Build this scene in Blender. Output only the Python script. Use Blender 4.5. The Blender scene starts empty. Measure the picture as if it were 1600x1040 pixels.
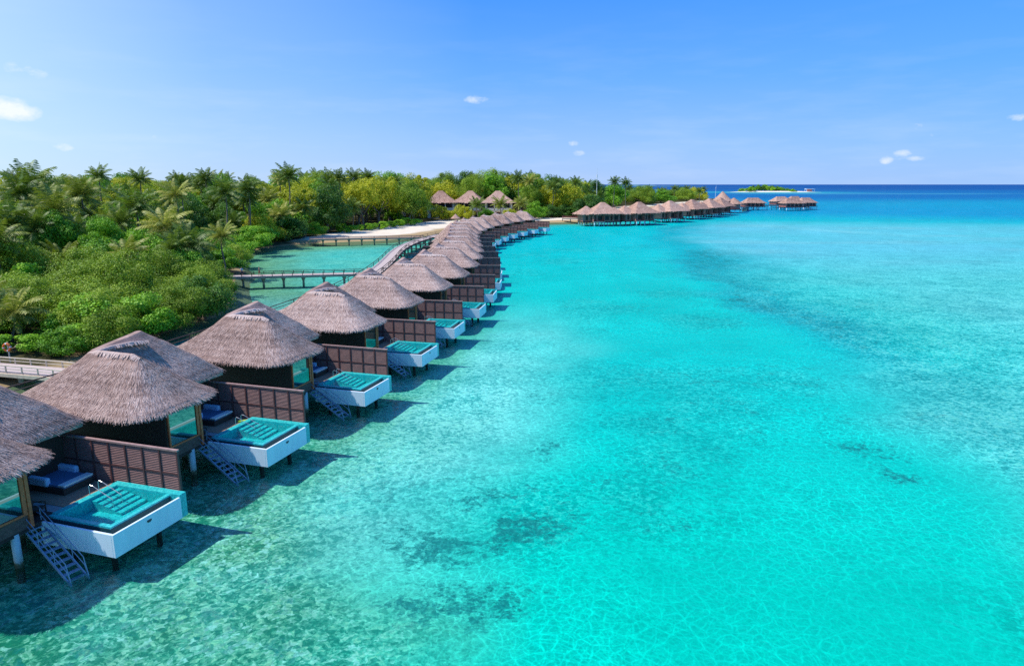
import bpy, math, random
import numpy as np
from mathutils import Vector, Matrix, noise as mnoise

random.seed(11)
R = math.radians
scene = bpy.context.scene
col = scene.collection
PI = math.pi

# ------------------------------------------------------------------ materials
def srgb(r, g, b):
    f = lambda c: (c / 255 / 12.92) if c / 255 <= 0.04045 else ((c / 255 + 0.055) / 1.055) ** 2.4
    return (f(r), f(g), f(b), 1)

class NT:
    """small node helper"""
    def __init__(self, name):
        self.m = bpy.data.materials.new(name)
        self.m.use_nodes = True
        self.t = self.m.node_tree
        self.t.nodes.clear()
        self.out = self.n('ShaderNodeOutputMaterial')
    def n(self, typ, **kw):
        nd = self.t.nodes.new(typ)
        for k, v in kw.items():
            if k in nd.inputs.keys() if isinstance(k, str) else False:
                nd.inputs[k].default_value = v
            else:
                setattr(nd, k, v)
        return nd
    def l(self, a, b):
        self.t.links.new(a, b)
    def surf(self, s):
        self.l(s, self.out.inputs['Surface'])
    def mix(self, fac, a, b, blend='MIX'):
        nd = self.t.nodes.new('ShaderNodeMix'); nd.data_type = 'RGBA'; nd.blend_type = blend
        for i, v in ((0, fac), (6, a), (7, b)):
            if hasattr(v, 'links') or hasattr(v, 'is_linked'):
                self.l(v, nd.inputs[i])
            else:
                nd.inputs[i].default_value = v
        return nd.outputs[2]
    def math(self, op, a, b=0.0, clamp=False):
        nd = self.t.nodes.new('ShaderNodeMath'); nd.operation = op; nd.use_clamp = clamp
        for i, v in ((0, a), (1, b)):
            if hasattr(v, 'is_linked'):
                self.l(v, nd.inputs[i])
            else:
                nd.inputs[i].default_value = v
        return nd.outputs[0]
    def ramp(self, fac, stops):
        nd = self.t.nodes.new('ShaderNodeValToRGB')
        e = nd.color_ramp.elements
        while len(e) < len(stops): e.new(0.5)
        for i, (p, c) in enumerate(stops):
            e[i].position = p
            e[i].color = c if len(c) == 4 else (*c, 1)
        self.l(fac, nd.inputs[0])
        return nd.outputs[0]
    def noise(self, scale, vec=None, detail=4, rough=0.55):
        nd = self.t.nodes.new('ShaderNodeTexNoise')
        nd.inputs['Scale'].default_value = scale
        nd.inputs['Detail'].default_value = detail
        nd.inputs['Roughness'].default_value = rough
        if vec is not None: self.l(vec, nd.inputs['Vector'])
        return nd
    def bump(self, h, strength, dist=0.05):
        nd = self.t.nodes.new('ShaderNodeBump')
        nd.inputs['Strength'].default_value = strength
        nd.inputs['Distance'].default_value = dist
        self.l(h, nd.inputs['Height'])
        return nd.outputs[0]

def simple(name, c, rough=0.6, var=0.15, scale=3.0, metallic=0.0, spec=0.4, bump=0.0, stretch=None):
    k = NT(name)
    p = k.n('ShaderNodeBsdfPrincipled')
    p.inputs['Roughness'].default_value = rough
    p.inputs['Metallic'].default_value = metallic
    p.inputs['Specular IOR Level'].default_value = spec
    tc = k.n('ShaderNodeTexCoord')
    vec = tc.outputs['Object']
    if stretch:
        mp = k.n('ShaderNodeMapping'); mp.inputs['Scale'].default_value = stretch
        k.l(vec, mp.inputs['Vector']); vec = mp.outputs[0]
    nz = k.noise(scale, vec)
    lo = tuple(max(0, x * (1 - var)) for x in c[:3]) + (1,)
    hi = tuple(min(1, x * (1 + var)) for x in c[:3]) + (1,)
    k.l(k.ramp(nz.outputs[0], [(0.3, lo), (0.7, hi)]), p.inputs['Base Color'])
    if bump:
        k.l(k.bump(nz.outputs[0], bump, 0.02), p.inputs['Normal'])
    k.surf(p.outputs[0])
    return k.m

def thatch_mat(name, dark, mid, light):
    k = NT(name)
    p = k.n('ShaderNodeBsdfPrincipled')
    p.inputs['Roughness'].default_value = 0.9
    p.inputs['Specular IOR Level'].default_value = 0.15
    g = k.n('ShaderNodeNewGeometry')
    tc = k.n('ShaderNodeTexCoord')
    n1 = k.noise(0.55, tc.outputs['Object'], 5, 0.6)
    n2 = k.noise(9.0, tc.outputs['Object'], 3, 0.7)
    oi = k.n('ShaderNodeObjectInfo')
    f = k.math('ADD', k.math('MULTIPLY', g.outputs['Random Per Island'], 0.30),
               k.math('ADD', k.math('MULTIPLY', n1.outputs[0], 0.55), k.math('MULTIPLY', n2.outputs[0], 0.22)))
    sz = k.n('ShaderNodeSeparateXYZ'); k.l(tc.outputs['Object'], sz.inputs[0])
    cs_ = k.math('SINE', k.math('ADD', k.math('MULTIPLY', sz.outputs[2], 15.0), k.math('MULTIPLY', n1.outputs[0], 7.0)))
    f = k.math('ADD', f, k.math('ADD', k.math('MULTIPLY', oi.outputs['Random'], 0.15), k.math('MULTIPLY', cs_, 0.035)))
    k.l(k.ramp(f, [(0.28, dark), (0.52, mid), (0.82, light)]), p.inputs['Base Color'])
    k.l(k.bump(n2.outputs[0], 0.6, 0.06), p.inputs['Normal'])
    k.surf(p.outputs[0])
    return k.m

def leaf_mat(name, dark, mid, light, trans=0.28, nscale=4.5):
    k = NT(name)
    g = k.n('ShaderNodeNewGeometry')
    oi = k.n('ShaderNodeObjectInfo')
    tc = k.n('ShaderNodeTexCoord')
    n1 = k.noise(nscale, tc.outputs['Object'], 3, 0.6)
    f = k.math('ADD', k.math('MULTIPLY', g.outputs['Random Per Island'], 0.36),
               k.math('ADD', k.math('SUBTRACT', k.math('MULTIPLY', n1.outputs[0], 1.15), 0.32), k.math('MULTIPLY', oi.outputs['Random'], 0.30)))
    c = k.ramp(f, [(0.2, dark), (0.55, mid), (0.95, light)])
    d = k.n('ShaderNodeBsdfPrincipled')
    d.inputs['Roughness'].default_value = 0.5
    d.inputs['Specular IOR Level'].default_value = 0.3
    k.l(c, d.inputs['Base Color'])
    t = k.n('ShaderNodeBsdfTranslucent')
    k.l(k.mix(0.5, c, (0.2, 0.3, 0.01, 1)), t.inputs['Color'])
    ms = k.n('ShaderNodeMixShader'); ms.inputs[0].default_value = trans
    k.l(d.outputs[0], ms.inputs[1]); k.l(t.outputs[0], ms.inputs[2])
    k.surf(ms.outputs[0])
    return k.m

M = {}
M['thatch'] = thatch_mat('thatch', (0.14, 0.085, 0.07), (0.405, 0.275, 0.238), (0.72, 0.555, 0.495))
M['thatch_cap'] = thatch_mat('thatch_ridge', (0.26, 0.175, 0.15), (0.50, 0.365, 0.325), (0.72, 0.58, 0.53))
M['thatch_far'] = thatch_mat('thatch_pink', (0.22, 0.12, 0.09), (0.47, 0.29, 0.225), (0.62, 0.43, 0.35))
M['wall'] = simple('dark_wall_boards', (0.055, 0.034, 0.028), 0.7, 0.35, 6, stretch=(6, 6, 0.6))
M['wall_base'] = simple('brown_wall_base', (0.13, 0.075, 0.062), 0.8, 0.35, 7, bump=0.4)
M['wall_red'] = simple('red_brown_wall', (0.52, 0.19, 0.16), 0.7, 0.3, 3)
M['screen'] = simple('screen_wood', (0.27, 0.14, 0.125), 0.65, 0.3, 4, stretch=(0.5, 3, 6))
M['screen_frame'] = simple('screen_frame_wood', (0.11, 0.042, 0.042), 0.6, 0.25, 4)
M['rail_wood'] = simple('pink_rail_wood', (0.36, 0.22, 0.2), 0.6, 0.2, 4)
M['frame'] = simple('window_frame_wood', (0.62, 0.14, 0.05), 0.5, 0.25, 5)
M['deck'] = simple('deck_planks', (0.40, 0.26, 0.18), 0.7, 0.25, 3, stretch=(1, 9, 1))
M['tile'] = simple('pale_terrace_tile', (0.34, 0.36, 0.38), 0.6, 0.12, 3)
M['white'] = simple('white_plaster', (0.70, 0.82, 0.91), 0.55, 0.05, 1.3, stretch=(2.0, 2.0, .4))
M['post'] = simple('pale_concrete_post', (0.55, 0.58, 0.6), 0.7, 0.2, 2)
k = NT('pale_concrete_post')
p = k.n('ShaderNodeBsdfPrincipled'); p.inputs['Roughness'].default_value = .75
g_ = k.n('ShaderNodeNewGeometry'); sx = k.n('ShaderNodeSeparateXYZ'); k.l(g_.outputs['Position'], sx.inputs[0])
nz_ = k.noise(5.0, g_.outputs['Position'], 4, .7)
zf = k.math('ADD', sx.outputs[2], k.math('MULTIPLY', k.math('SUBTRACT', nz_.outputs[0], .5), .7))
k.l(k.ramp(zf, [(0.0, (.05, .055, .03)), (.22, (.14, .13, .08)), (.42, (.48, .50, .50)), (1.0, (.60, .63, .65))]), p.inputs['Base Color'])
k.surf(p.outputs[0]); M['post'] = k.m
M['dark'] = simple('dark_timber', (0.045, 0.03, 0.027), 0.7, 0.3, 4)
M['chrome'] = simple('steel', (0.62, 0.64, 0.66), 0.25, 0.05, 3, metallic=0.7)
M['bedding'] = simple('blue_grey_bedding', (0.11, 0.19, 0.34), 0.9, 0.08, 3)
M['cushion'] = simple('white_cushion', (0.78, 0.78, 0.79), 0.9, 0.06, 3)
M['bolster'] = simple('shade_blue_bolster', (0.50, 0.70, 0.92), 0.9, 0.06, 3)  # white bolster with the blue of its shade put into the colour
M['wicker'] = simple('dark_wicker', (0.06, 0.045, 0.04), 0.8, 0.4, 30)
M['towel'] = simple('green_towel', (0.35, 0.55, 0.05), 0.9, 0.1, 4)
M['beam'] = simple('concrete_beam', (0.33, 0.29, 0.25), 0.8, 0.2, 2)
M['walk'] = simple('boardwalk_planks', (0.50, 0.40, 0.37), 0.8, 0.14, 2, stretch=(6, 1, 1))
M['cream'] = simple('cream_wood', (0.66, 0.55, 0.42), 0.7, 0.15, 3)
M['orange'] = simple('orange_ring', (0.75, 0.16, 0.03), 0.5, 0.1, 3)
M['housewall'] = simple('white_house_wall', (0.72, 0.68, 0.62), 0.7, 0.08, 1)
M['shade'] = simple('shaded_opening', (0.03, 0.025, 0.025), 0.6, 0.3, 2)
M['bark'] = simple('grey_bark', (0.20, 0.16, 0.12), 0.9, 0.3, 5, bump=0.5)
M['skin'] = simple('skin', (0.45, 0.24, 0.16), 0.6, 0.05, 2)
M['hair'] = simple('dark_hair', (0.03, 0.02, 0.015), 0.6, 0.2, 5)
M['shirt_pale'] = simple('pale_shirt', (0.6, 0.66, 0.72), 0.9, 0.08, 5)
M['short_dark'] = simple('dark_shorts', (0.05, 0.06, 0.09), 0.9, 0.1, 5)
M['swim'] = simple('red_swim_shorts', (0.35, 0.09, 0.06), 0.9, 0.1, 5)
M['mast'] = simple('white_mast', (0.8, 0.8, 0.8), 0.5, 0.05, 2)
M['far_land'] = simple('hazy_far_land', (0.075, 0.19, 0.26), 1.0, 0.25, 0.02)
M['stair'] = simple('blue_grey_stair_steel', (0.24, 0.33, 0.47), 0.45, 0.15, 3, metallic=.2)
M['gutter_shade'] = simple('dark_gutter_shade', (0.012, 0.07, 0.085), 0.5, 0.3, 8)  # dark lining colour stands in for the shade inside the overflow trough
M['sign_dark'] = simple('dark_plate', (0.03, 0.04, 0.06), 0.4, 0.1, 5)

# mosaic of the pools
k = NT('pool_mosaic')
p = k.n('ShaderNodeBsdfPrincipled'); p.inputs['Roughness'].default_value = 0.35
tc = k.n('ShaderNodeTexCoord')
vo = k.n('ShaderNodeTexVoronoi'); vo.inputs['Scale'].default_value = 14
k.l(tc.outputs['Object'], vo.inputs['Vector'])
sep = k.n('ShaderNodeSeparateColor'); k.l(vo.outputs['Color'], sep.inputs[0])
k.l(k.ramp(sep.outputs[0], [(0.0, (0.014, 0.36, 0.39)), (0.5, (0.024, 0.50, 0.51)), (1.0, (0.06, 0.64, 0.62))]), p.inputs['Base Color'])
k.surf(p.outputs[0]); M['mosaic'] = k.m

# window glass: dark tinted, mirrors the lagoon
k = NT('window_glass')
gl = k.n('ShaderNodeBsdfGlossy'); gl.inputs['Roughness'].default_value = 0.02; gl.inputs['Color'].default_value = (0.34, 0.56, 0.50, 1)
df = k.n('ShaderNodeBsdfDiffuse'); df.inputs['Color'].default_value = (0.01, 0.035, 0.035, 1)
ms = k.n('ShaderNodeMixShader'); ms.inputs[0].default_value = 0.55
k.l(df.outputs[0], ms.inputs[1]); k.l(gl.outputs[0], ms.inputs[2]); k.surf(ms.outputs[0])
M['glass'] = k.m

# pool water
def water_sheet(name, tint, caustic_net, gloss_cap, bump_s):
    k = NT(name)
    geo = k.n('ShaderNodeNewGeometry')
    pos = geo.outputs['Position']
    tr = k.n('ShaderNodeBsdfTransparent')
    if caustic_net:
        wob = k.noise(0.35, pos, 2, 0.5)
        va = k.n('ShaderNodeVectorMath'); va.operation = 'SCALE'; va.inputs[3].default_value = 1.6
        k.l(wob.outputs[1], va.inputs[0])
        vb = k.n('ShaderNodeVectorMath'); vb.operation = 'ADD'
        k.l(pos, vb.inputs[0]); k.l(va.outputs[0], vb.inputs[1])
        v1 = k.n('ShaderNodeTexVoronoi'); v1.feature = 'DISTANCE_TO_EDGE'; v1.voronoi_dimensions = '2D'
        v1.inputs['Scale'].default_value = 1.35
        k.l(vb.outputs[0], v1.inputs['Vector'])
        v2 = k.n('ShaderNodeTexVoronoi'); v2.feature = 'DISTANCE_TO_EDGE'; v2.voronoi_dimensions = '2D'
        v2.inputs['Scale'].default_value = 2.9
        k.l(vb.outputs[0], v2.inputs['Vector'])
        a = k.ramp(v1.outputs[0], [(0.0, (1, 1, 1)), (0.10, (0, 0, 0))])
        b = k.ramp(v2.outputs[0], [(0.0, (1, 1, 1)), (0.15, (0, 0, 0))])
        # caustic light lines painted into the tint, fading in and out by patches
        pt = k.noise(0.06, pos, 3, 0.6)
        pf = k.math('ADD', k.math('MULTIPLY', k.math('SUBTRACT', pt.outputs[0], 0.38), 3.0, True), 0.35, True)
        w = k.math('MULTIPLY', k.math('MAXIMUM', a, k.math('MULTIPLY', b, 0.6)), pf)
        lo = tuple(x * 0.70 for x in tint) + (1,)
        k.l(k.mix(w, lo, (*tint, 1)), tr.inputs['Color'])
    else:
        tr.inputs['Color'].default_value = (*tint, 1)
    gl = k.n('ShaderNodeBsdfGlossy'); gl.inputs['Roughness'].default_value = 0.12
    gl.inputs['Color'].default_value = (0.9, 0.95, 1, 1)
    n1 = k.noise(1.1, pos, 4, 0.6); n2 = k.noise(0.25, pos, 2, 0.5)
    h = k.math('ADD', n1.outputs[0], k.math('MULTIPLY', n2.outputs[0], 1.5))
    bp = k.bump(h, bump_s, 0.25)
    k.l(bp, gl.inputs['Normal'])
    fr = k.n('ShaderNodeFresnel'); fr.inputs['IOR'].default_value = 1.33
    k.l(bp, fr.inputs['Normal'])
    f = k.math('MINIMUM', k.math('MULTIPLY', fr.outputs[0], 0.8), gloss_cap)
    ms = k.n('ShaderNodeMixShader')
    k.l(f, ms.inputs[0]); k.l(tr.outputs[0], ms.inputs[1]); k.l(gl.outputs[0], ms.inputs[2])
    k.surf(ms.outputs[0])
    return k.m
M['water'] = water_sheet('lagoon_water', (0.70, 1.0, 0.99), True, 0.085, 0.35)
M['pool_water'] = water_sheet('pool_water', (0.60, 0.97, 0.97), False, 0.12, 0.05)

# ------------------------------------------------------------------ mesh building
class MB:
    def __init__(self):
        self.v = []; self.f = []; self.mi = []
    def quad(self, a, b, c, d, m=0):
        i = len(self.v); self.v += [tuple(a), tuple(b), tuple(c), tuple(d)]
        self.f.append((i, i + 1, i + 2, i + 3)); self.mi.append(m)
    def box(self, x0, x1, y0, y1, z0, z1, m=0):
        i = len(self.v)
        self.v += [(x0, y0, z0), (x1, y0, z0), (x1, y1, z0), (x0, y1, z0), (x0, y0, z1), (x1, y0, z1), (x1, y1, z1), (x0, y1, z1)]
        for q in ((0, 3, 2, 1), (4, 5, 6, 7), (0, 1, 5, 4), (1, 2, 6, 5), (2, 3, 7, 6), (3, 0, 4, 7)):
            self.f.append(tuple(i + j for j in q)); self.mi.append(m)
        return self
    def beam(self, p, q, w, h, m=0):
        p = Vector(p); q = Vector(q); d = (q - p).normalized()
        side = d.cross(Vector((0, 0, 1)))
        if side.length < 1e-4: side = Vector((1, 0, 0))
        side.normalize(); up = side.cross(d).normalized()
        a = side * w / 2; b = up * h / 2
        i = len(self.v)
        for o in (p, q):
            self.v += [tuple(o - a - b), tuple(o + a - b), tuple(o + a + b), tuple(o - a + b)]
        for f in ((0, 1, 2, 3), (7, 6, 5, 4), (0, 4, 5, 1), (1, 5, 6, 2), (2, 6, 7, 3), (3, 7, 4, 0)):
            self.f.append(tuple(i + j for j in f)); self.mi.append(m)
        return self
    def cyl(self, p, q, r0, r1=None, n=8, m=0, cap=True):
        if r1 is None: r1 = r0
        p = Vector(p); q = Vector(q); d = (q - p).normalized()
        s = d.cross(Vector((0, 0, 1)))
        if s.length < 1e-4: s = Vector((1, 0, 0))
        s.normalize(); u = s.cross(d).normalized()
        i = len(self.v)
        for o, r in ((p, r0), (q, r1)):
            for j in range(n):
                a = 2 * PI * j / n
                self.v.append(tuple(o + s * math.cos(a) * r + u * math.sin(a) * r))
        for j in range(n):
            self.f.append((i + j, i + (j + 1) % n, i + n + (j + 1) % n, i + n + j)); self.mi.append(m)
        if cap:
            self.f.append(tuple(i + j for j in reversed(range(n)))); self.mi.append(m)
            self.f.append(tuple(i + n + j for j in range(n))); self.mi.append(m)
        return self
    def tube(self, pts, radii, n=8, m=0):
        pts = [Vector(p) for p in pts]
        i0 = len(self.v)
        for j, p in enumerate(pts):
            d = (pts[min(j + 1, len(pts) - 1)] - pts[max(j - 1, 0)]).normalized()
            s = d.cross(Vector((0.03, 1, 0.02))); s.normalize(); u = s.cross(d).normalized()
            r = radii[j] if not isinstance(radii, (int, float)) else radii
            for a in range(n):
                t = 2 * PI * a / n
                self.v.append(tuple(p + s * math.cos(t) * r + u * math.sin(t) * r))
        for j in range(len(pts) - 1):
            for a in range(n):
                b = (a + 1) % n
                self.f.append((i0 + j * n + a, i0 + j * n + b, i0 + (j + 1) * n + b, i0 + (j + 1) * n + a)); self.mi.append(m)
        self.f.append(tuple(i0 + a for a in reversed(range(n)))); self.mi.append(m)
        e = i0 + (len(pts) - 1) * n
        self.f.append(tuple(e + a for a in range(n))); self.mi.append(m)
        return self
    def mesh(self, name, mats, smooth=False):
        me = bpy.data.meshes.new(name)
        me.from_pydata(self.v, [], self.f)
        for m in (mats if isinstance(mats, (list, tuple)) else [mats]): me.materials.append(m)
        if any(self.mi): me.polygons.foreach_set('material_index', self.mi)
        if smooth: me.polygons.foreach_set('use_smooth', [True] * len(self.f))
        me.update()
        return me
    def build(self, name, mats, parent=None, smooth=False, bevel=0.0, loc=None):
        o = bpy.data.objects.new(name, self.mesh(name, mats, smooth))
        col.objects.link(o)
        if parent is not None: o.parent = parent
        if loc is not None: o.location = loc
        if bevel:
            b = o.modifiers.new('bevel', 'BEVEL'); b.width = bevel; b.segments = 2; b.limit_method = 'ANGLE'
        return o

def tag(o, label=None, cat=None, group=None, kind=None):
    if label: o['label'] = label
    if cat: o['category'] = cat
    if group: o['group'] = group
    if kind: o['kind'] = kind
    return o
def empty(name, loc=(0, 0, 0), rz=0.0, scale=1.0):
    o = bpy.data.objects.new(name, None)
    o.empty_display_size = 0.5
    o.location = loc; o.rotation_euler = (0, 0, rz); o.scale = (scale,) * 3
    col.objects.link(o)
    return o
KIDS = {}
def kids(o): return list(o.children)
def dup(o, loc=None, rz=None, label=None, skip=()):
    c = o.copy(); col.objects.link(c)
    if loc is not None: c.location = loc
    if rz is not None: c.rotation_euler = (0, 0, rz)
    if label: c['label'] = label
    for ch in kids(o):
        if ch.name.split('.')[0] in skip: continue
        d = ch.copy(); col.objects.link(d); d.parent = c
        for g in kids(ch):
            e = g.copy(); col.objects.link(e); e.parent = d
    return c

# ------------------------------------------------------------------ world layout (metres; camera above the origin looking along +Y)
SHORE = [(-95, 5), (-55, 30), (-49, 60), (-47, 75), (-45, 88), (-43.5, 100), (-47, 115), (-53, 129), (-60, 150), (-68, 170), (-75, 190),
         (-76, 208), (-68, 224), (-56, 231), (-44, 238), (-33, 256), (-26, 285), (-12, 318), (10, 345), (26, 353), (42, 362), (50, 390),
         (66, 452), (98, 540), (152, 640), (212, 740), (262, 820), (285, 880), (210, 960), (60, 920), (-100, 720), (-250, 520),
         (-300, 350), (-290, 150), (-190, 20)]
SP = np.array(SHORE, float)
def sdist(P):
    """signed distance to the island outline, positive inside; P (n,2)"""
    P = np.asarray(P, float)
    d = np.full(len(P), 1e9); ins = np.zeros(len(P), bool)
    for i in range(len(SP)):
        a = SP[i]; b = SP[(i + 1) % len(SP)]
        ab = b - a
        t = np.clip(((P - a) @ ab) / (ab @ ab), 0, 1)
        d = np.minimum(d, np.hypot(*(P - a - t[:, None] * ab).T))
        c = ((a[1] > P[:, 1]) != (b[1] > P[:, 1]))
        with np.errstate(divide='ignore', invalid='ignore'):
            xx = (b[0] - a[0]) * (P[:, 1] - a[1]) / (b[1] - a[1] if b[1] != a[1] else 1e-9) + a[0]
        ins ^= c & (P[:, 0] < xx)
    return np.where(ins, d, -d)
def ground_z(d):
    d = np.asarray(d, float)
    return np.where(d > 0, 1.5 * (1 - np.exp(-d / 7.0)), np.maximum(-1.6, d * 0.34))

# value noise in numpy
_rng = np.random.RandomState(5)
_grid = _rng.rand(256, 256)
def vnoise(x, y):
    xi = np.floor(x).astype(int); yi = np.floor(y).astype(int)
    fx = x - xi; fy = y - yi
    fx = fx * fx * (3 - 2 * fx); fy = fy * fy * (3 - 2 * fy)
    g = lambda a, b: _grid[a & 255, b & 255]
    return (g(xi, yi) * (1 - fx) + g(xi + 1, yi) * fx) * (1 - fy) + (g(xi, yi + 1) * (1 - fx) + g(xi + 1, yi + 1) * fx) * fy
def fbm(x, y, o=4):
    s = 0; a = 0.5; n = 0
    for i in range(o):
        s = s + a * vnoise(x * 2 ** i + 17.3 * i, y * 2 ** i + 5.1 * i); n += a; a *= 0.55
    return s / n
def sstep(a, b, x):
    t = np.clip((x - a) / (b - a), 0, 1); return t * t * (3 - 2 * t)

VILLAS = [(-19.99, 31.28, 17.3), (-16.28, 42.63, 17.3), (-12.46, 55.35, 17.0), (-9.28, 68.29, 14.5), (-7.0, 81.43, 11.5), (-4.56, 94.58, 9.0), (-2.97, 107.73, 6.0), (-2.12, 121.09, 3.0), (-2.01, 134.45, 0.0), (-2.44, 147.71, -2.5), (-3.29, 160.96, -4.0), (-4.35, 174.21, -4.5), (-5.09, 187.47, -2.0), (-4.98, 200.62, 2.5), (-3.92, 213.66, 7.0), (-1.91, 226.38, 10.5), (0.95, 238.9, 14.0), (4.45, 251.3, 17.5), (8.69, 263.28, 21.0), (13.57, 274.84, 23.0)]
def vloc(i, s, t):
    x, y, a = VILLAS[i]; a = R(a)
    return (x + s * math.cos(a) + t * math.sin(a), y - s * math.sin(a) + t * math.cos(a))

# ------------------------------------------------------------------ seabed and water
def axis(segs):
    out = []
    for a, b, st in segs:
        n = max(1, int(round((b - a) / st)))
        out += [a + (b - a) * i / n for i in range(n)]
    out.append(segs[-1][1])
    return np.array(out)
def grid_mesh(name, xs, ys, zfun, mask=None):
    X, Y = np.meshgrid(xs, ys)
    Z = zfun(X.ravel(), Y.ravel())
    V = np.stack([X.ravel(), Y.ravel(), Z], 1)
    nx, ny = len(xs), len(ys)
    idx = np.arange(nx * ny).reshape(ny, nx)
    F = np.stack([idx[:-1, :-1].ravel(), idx[:-1, 1:].ravel(), idx[1:, 1:].ravel(), idx[1:, :-1].ravel()], 1)
    if mask is not None:
        k_ = mask(V)
        F = F[k_[F].any(1)]
        used = np.unique(F); re = -np.ones(len(V), int); re[used] = np.arange(len(used))
        V = V[used]; F = re[F]
    me = bpy.data.meshes.new(name)
    me.from_pydata(V.tolist(), [], F.tolist())
    me.polygons.foreach_set('use_smooth', [True] * len(F))
    return me, V

xs = axis([(-60000, -3000, 9500), (-3000, -400, 520), (-400, -110, 29), (-110, 70, 1.5), (70, 240, 4), (240, 700, 20), (700, 3000, 230), (3000, 60000, 9500)])
ys = axis([(-300, 0, 50), (0, 20, 4), (20, 130, 1.5), (130, 300, 3), (300, 600, 8), (600, 1200, 40), (1200, 3000, 150), (3000, 60000, 9500)])
def bedz(x, y):
    return -0.95 + 0.2 * fbm(x / 9, y / 9, 3)
me, V = grid_mesh('seabed', xs, ys, bedz)
x, y = V[:, 0], V[:, 1]
vy = np.array([v[1] for v in VILLAS]); vx = np.array([v[0] for v in VILLAS])
dx = x - np.interp(y, vy, vx)
sd = sdist(V[:, :2])
n1 = fbm(x / 14, y / 14, 4); n2 = fbm(x / 5 + 40, y / 5 + 9, 4); n3 = fbm(x / 45 + 7, y / 45 + 3, 4)
C = np.zeros((len(V), 3)); C[:] = (0.004, 0.76, 0.66)
mot = 0.16 + 0.5 * np.clip((n1 - 0.42) * 4, 0, 1)
coral = np.zeros(len(V))
def blend(c, w):
    w = np.clip(w, 0, 1)[:, None]; C[:] = C * (1 - w) + np.array(c) * w
# greener in the foreground, bluer away
blend((0.0, 0.85, 0.63), sstep(75, 22, y) * 0.95)
blend((0.0, 0.68, 0.74), sstep(90, 260, y) * 0.8)
# pale sandy band in front of the villas
wb = sstep(-4, 3, dx) * sstep(21, 6, dx + (n1 - 0.5) * 10) * sstep(20, 36, y) * sstep(125, 60, y)
blend((0.55, 1.0, 0.88), wb * (0.5 + 0.6 * n2 / 0.6) * 0.95)
mot = np.maximum(mot, wb * 0.95)
# olive coral rubble close under the villas
wo = sstep(13, 2.5, dx + (n1 - 0.5) * 12 + sstep(40, 24, y) * -8) * sstep(64, 36, y + 10 * (n2 - .5)) * sstep(-30, -22, dx)
wo2 = sstep(5.5, 0.5, dx + (n2 - 0.5) * 5) * sstep(130, 60, y)
wo = np.maximum(wo, wo2 * 0.8)
blend((0.20, 0.50, 0.26), wo * np.clip(0.55 + (n2 - 0.3) * 1.6, 0, 1))
mot = np.maximum(mot, wo * 1.25)
# dark coral patches
for (px, py, rx, ry, a) in [(-3.6, 34.7, 4, 2.6, .8), (0.8, 37.6, 3.0, 2.4, .75), (-1.6, 40.5, 2.5, 3.0, .7), (-5.9, 36.1, 2.5, 1.6, .6), (-2.5, 29.4, 4.5, 2.0, .8),
                            (2.5, 50, 3, 4, .5), (3, 62.9, 3, 4, .5), (1, 29.5, 3, 2, .5), (9.8, 77, 4, 3, .4), (11.3, 36.9, 4, 1.2, .35), (27.2, 49, 4, 3, .6), (27, 44.5, 3, 2, .6),
                            (30.6, 67.3, 1.8, 1.1, .9), (33, 73, 1.5, 1, .6), (38.8, 118.5, 3.4, 2.2, .9), (21, 112, 9, 4, .4), (9, 118, 8, 5, .35), (16, 90, 6, 2, .3), (24, 57, 3, 1.2, .4), (6, 43, 2, 1.5, .4)]:
    q = ((x - px) / rx) ** 2 + ((y - py) / ry) ** 2
    w = np.exp(-q * 1.0) * a
    coral = np.maximum(coral, w); mot = np.maximum(mot, w * .8)
blend((0.0, 0.52, 0.50), np.clip((n1 - 0.54) * 4, 0, 1) * 0.25 * sstep(-2, 8, dx) * sstep(300, 100, y))
coral = np.maximum(coral, np.clip((n1 - 0.5) * 3.5, 0, .34) * sstep(-2, 8, dx) * sstep(260, 90, y))
coral = np.maximum(coral, wo * .42 * np.clip(.5 + (n1 - .4) * 2.5, 0, 1))
# reef flat on the right
xr = np.interp(y, [20, 39, 52, 67, 82, 112, 142, 195, 262, 320, 400], [30, 31, 33, 35.5, 38, 39.5, 39, 47, 50, 70, 110])
dr = x - xr + (n1 - 0.5) * 14
wr = sstep(-6, 6, dr) * sstep(420, 330, y + x * 0.15)
rb_ = wr * sstep(12 + np.maximum(0, y - 60) * .24, 2, dr) * sstep(50, 95, y) * np.clip(.55 + 1.1 * (n3 - .2), 0, 1)
blend((0.01, 0.42, 0.56), rb_ * .62); coral = np.maximum(coral, rb_ * .55 * sstep(330, 200, y))
blend((0.36, 0.80, 0.80), wr * np.clip(sstep(8, 40, dr) + sstep(85, 50, y) * 0.8, 0, 1) * (0.45 + 0.5 * n3))
coral = np.maximum(coral, wr * .30 * sstep(330, 120, y) * np.clip(.3 + 2 * (n1 - .35), 0, 1)); mot = np.maximum(mot, wr * 0.95 * sstep(330, 90, y)); mot = np.maximum(mot, wr * 0.35)
wl = wr * sstep(130, 230, y) * sstep(4, 30, dr)
blend((0.34, 0.70, 0.86), wl * (0.4 + 0.6 * n3) * 0.95)
blend((0.44, 0.72, 0.80), wl * np.clip((fbm(x / 60, y / 16, 4) - 0.52) * 6, 0, 1) * 0.8)
ds_ = np.abs((x - 128) * 0.854 + (y - 320) * 0.521) + 9 * (n1 - .5)
blend((0.62, 0.86, 0.90), np.exp(-(ds_ / 6.5) ** 2) * sstep(110, 150, x) * np.clip((n3 - .25) * 2.2, 0, 1) * .8)
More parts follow.
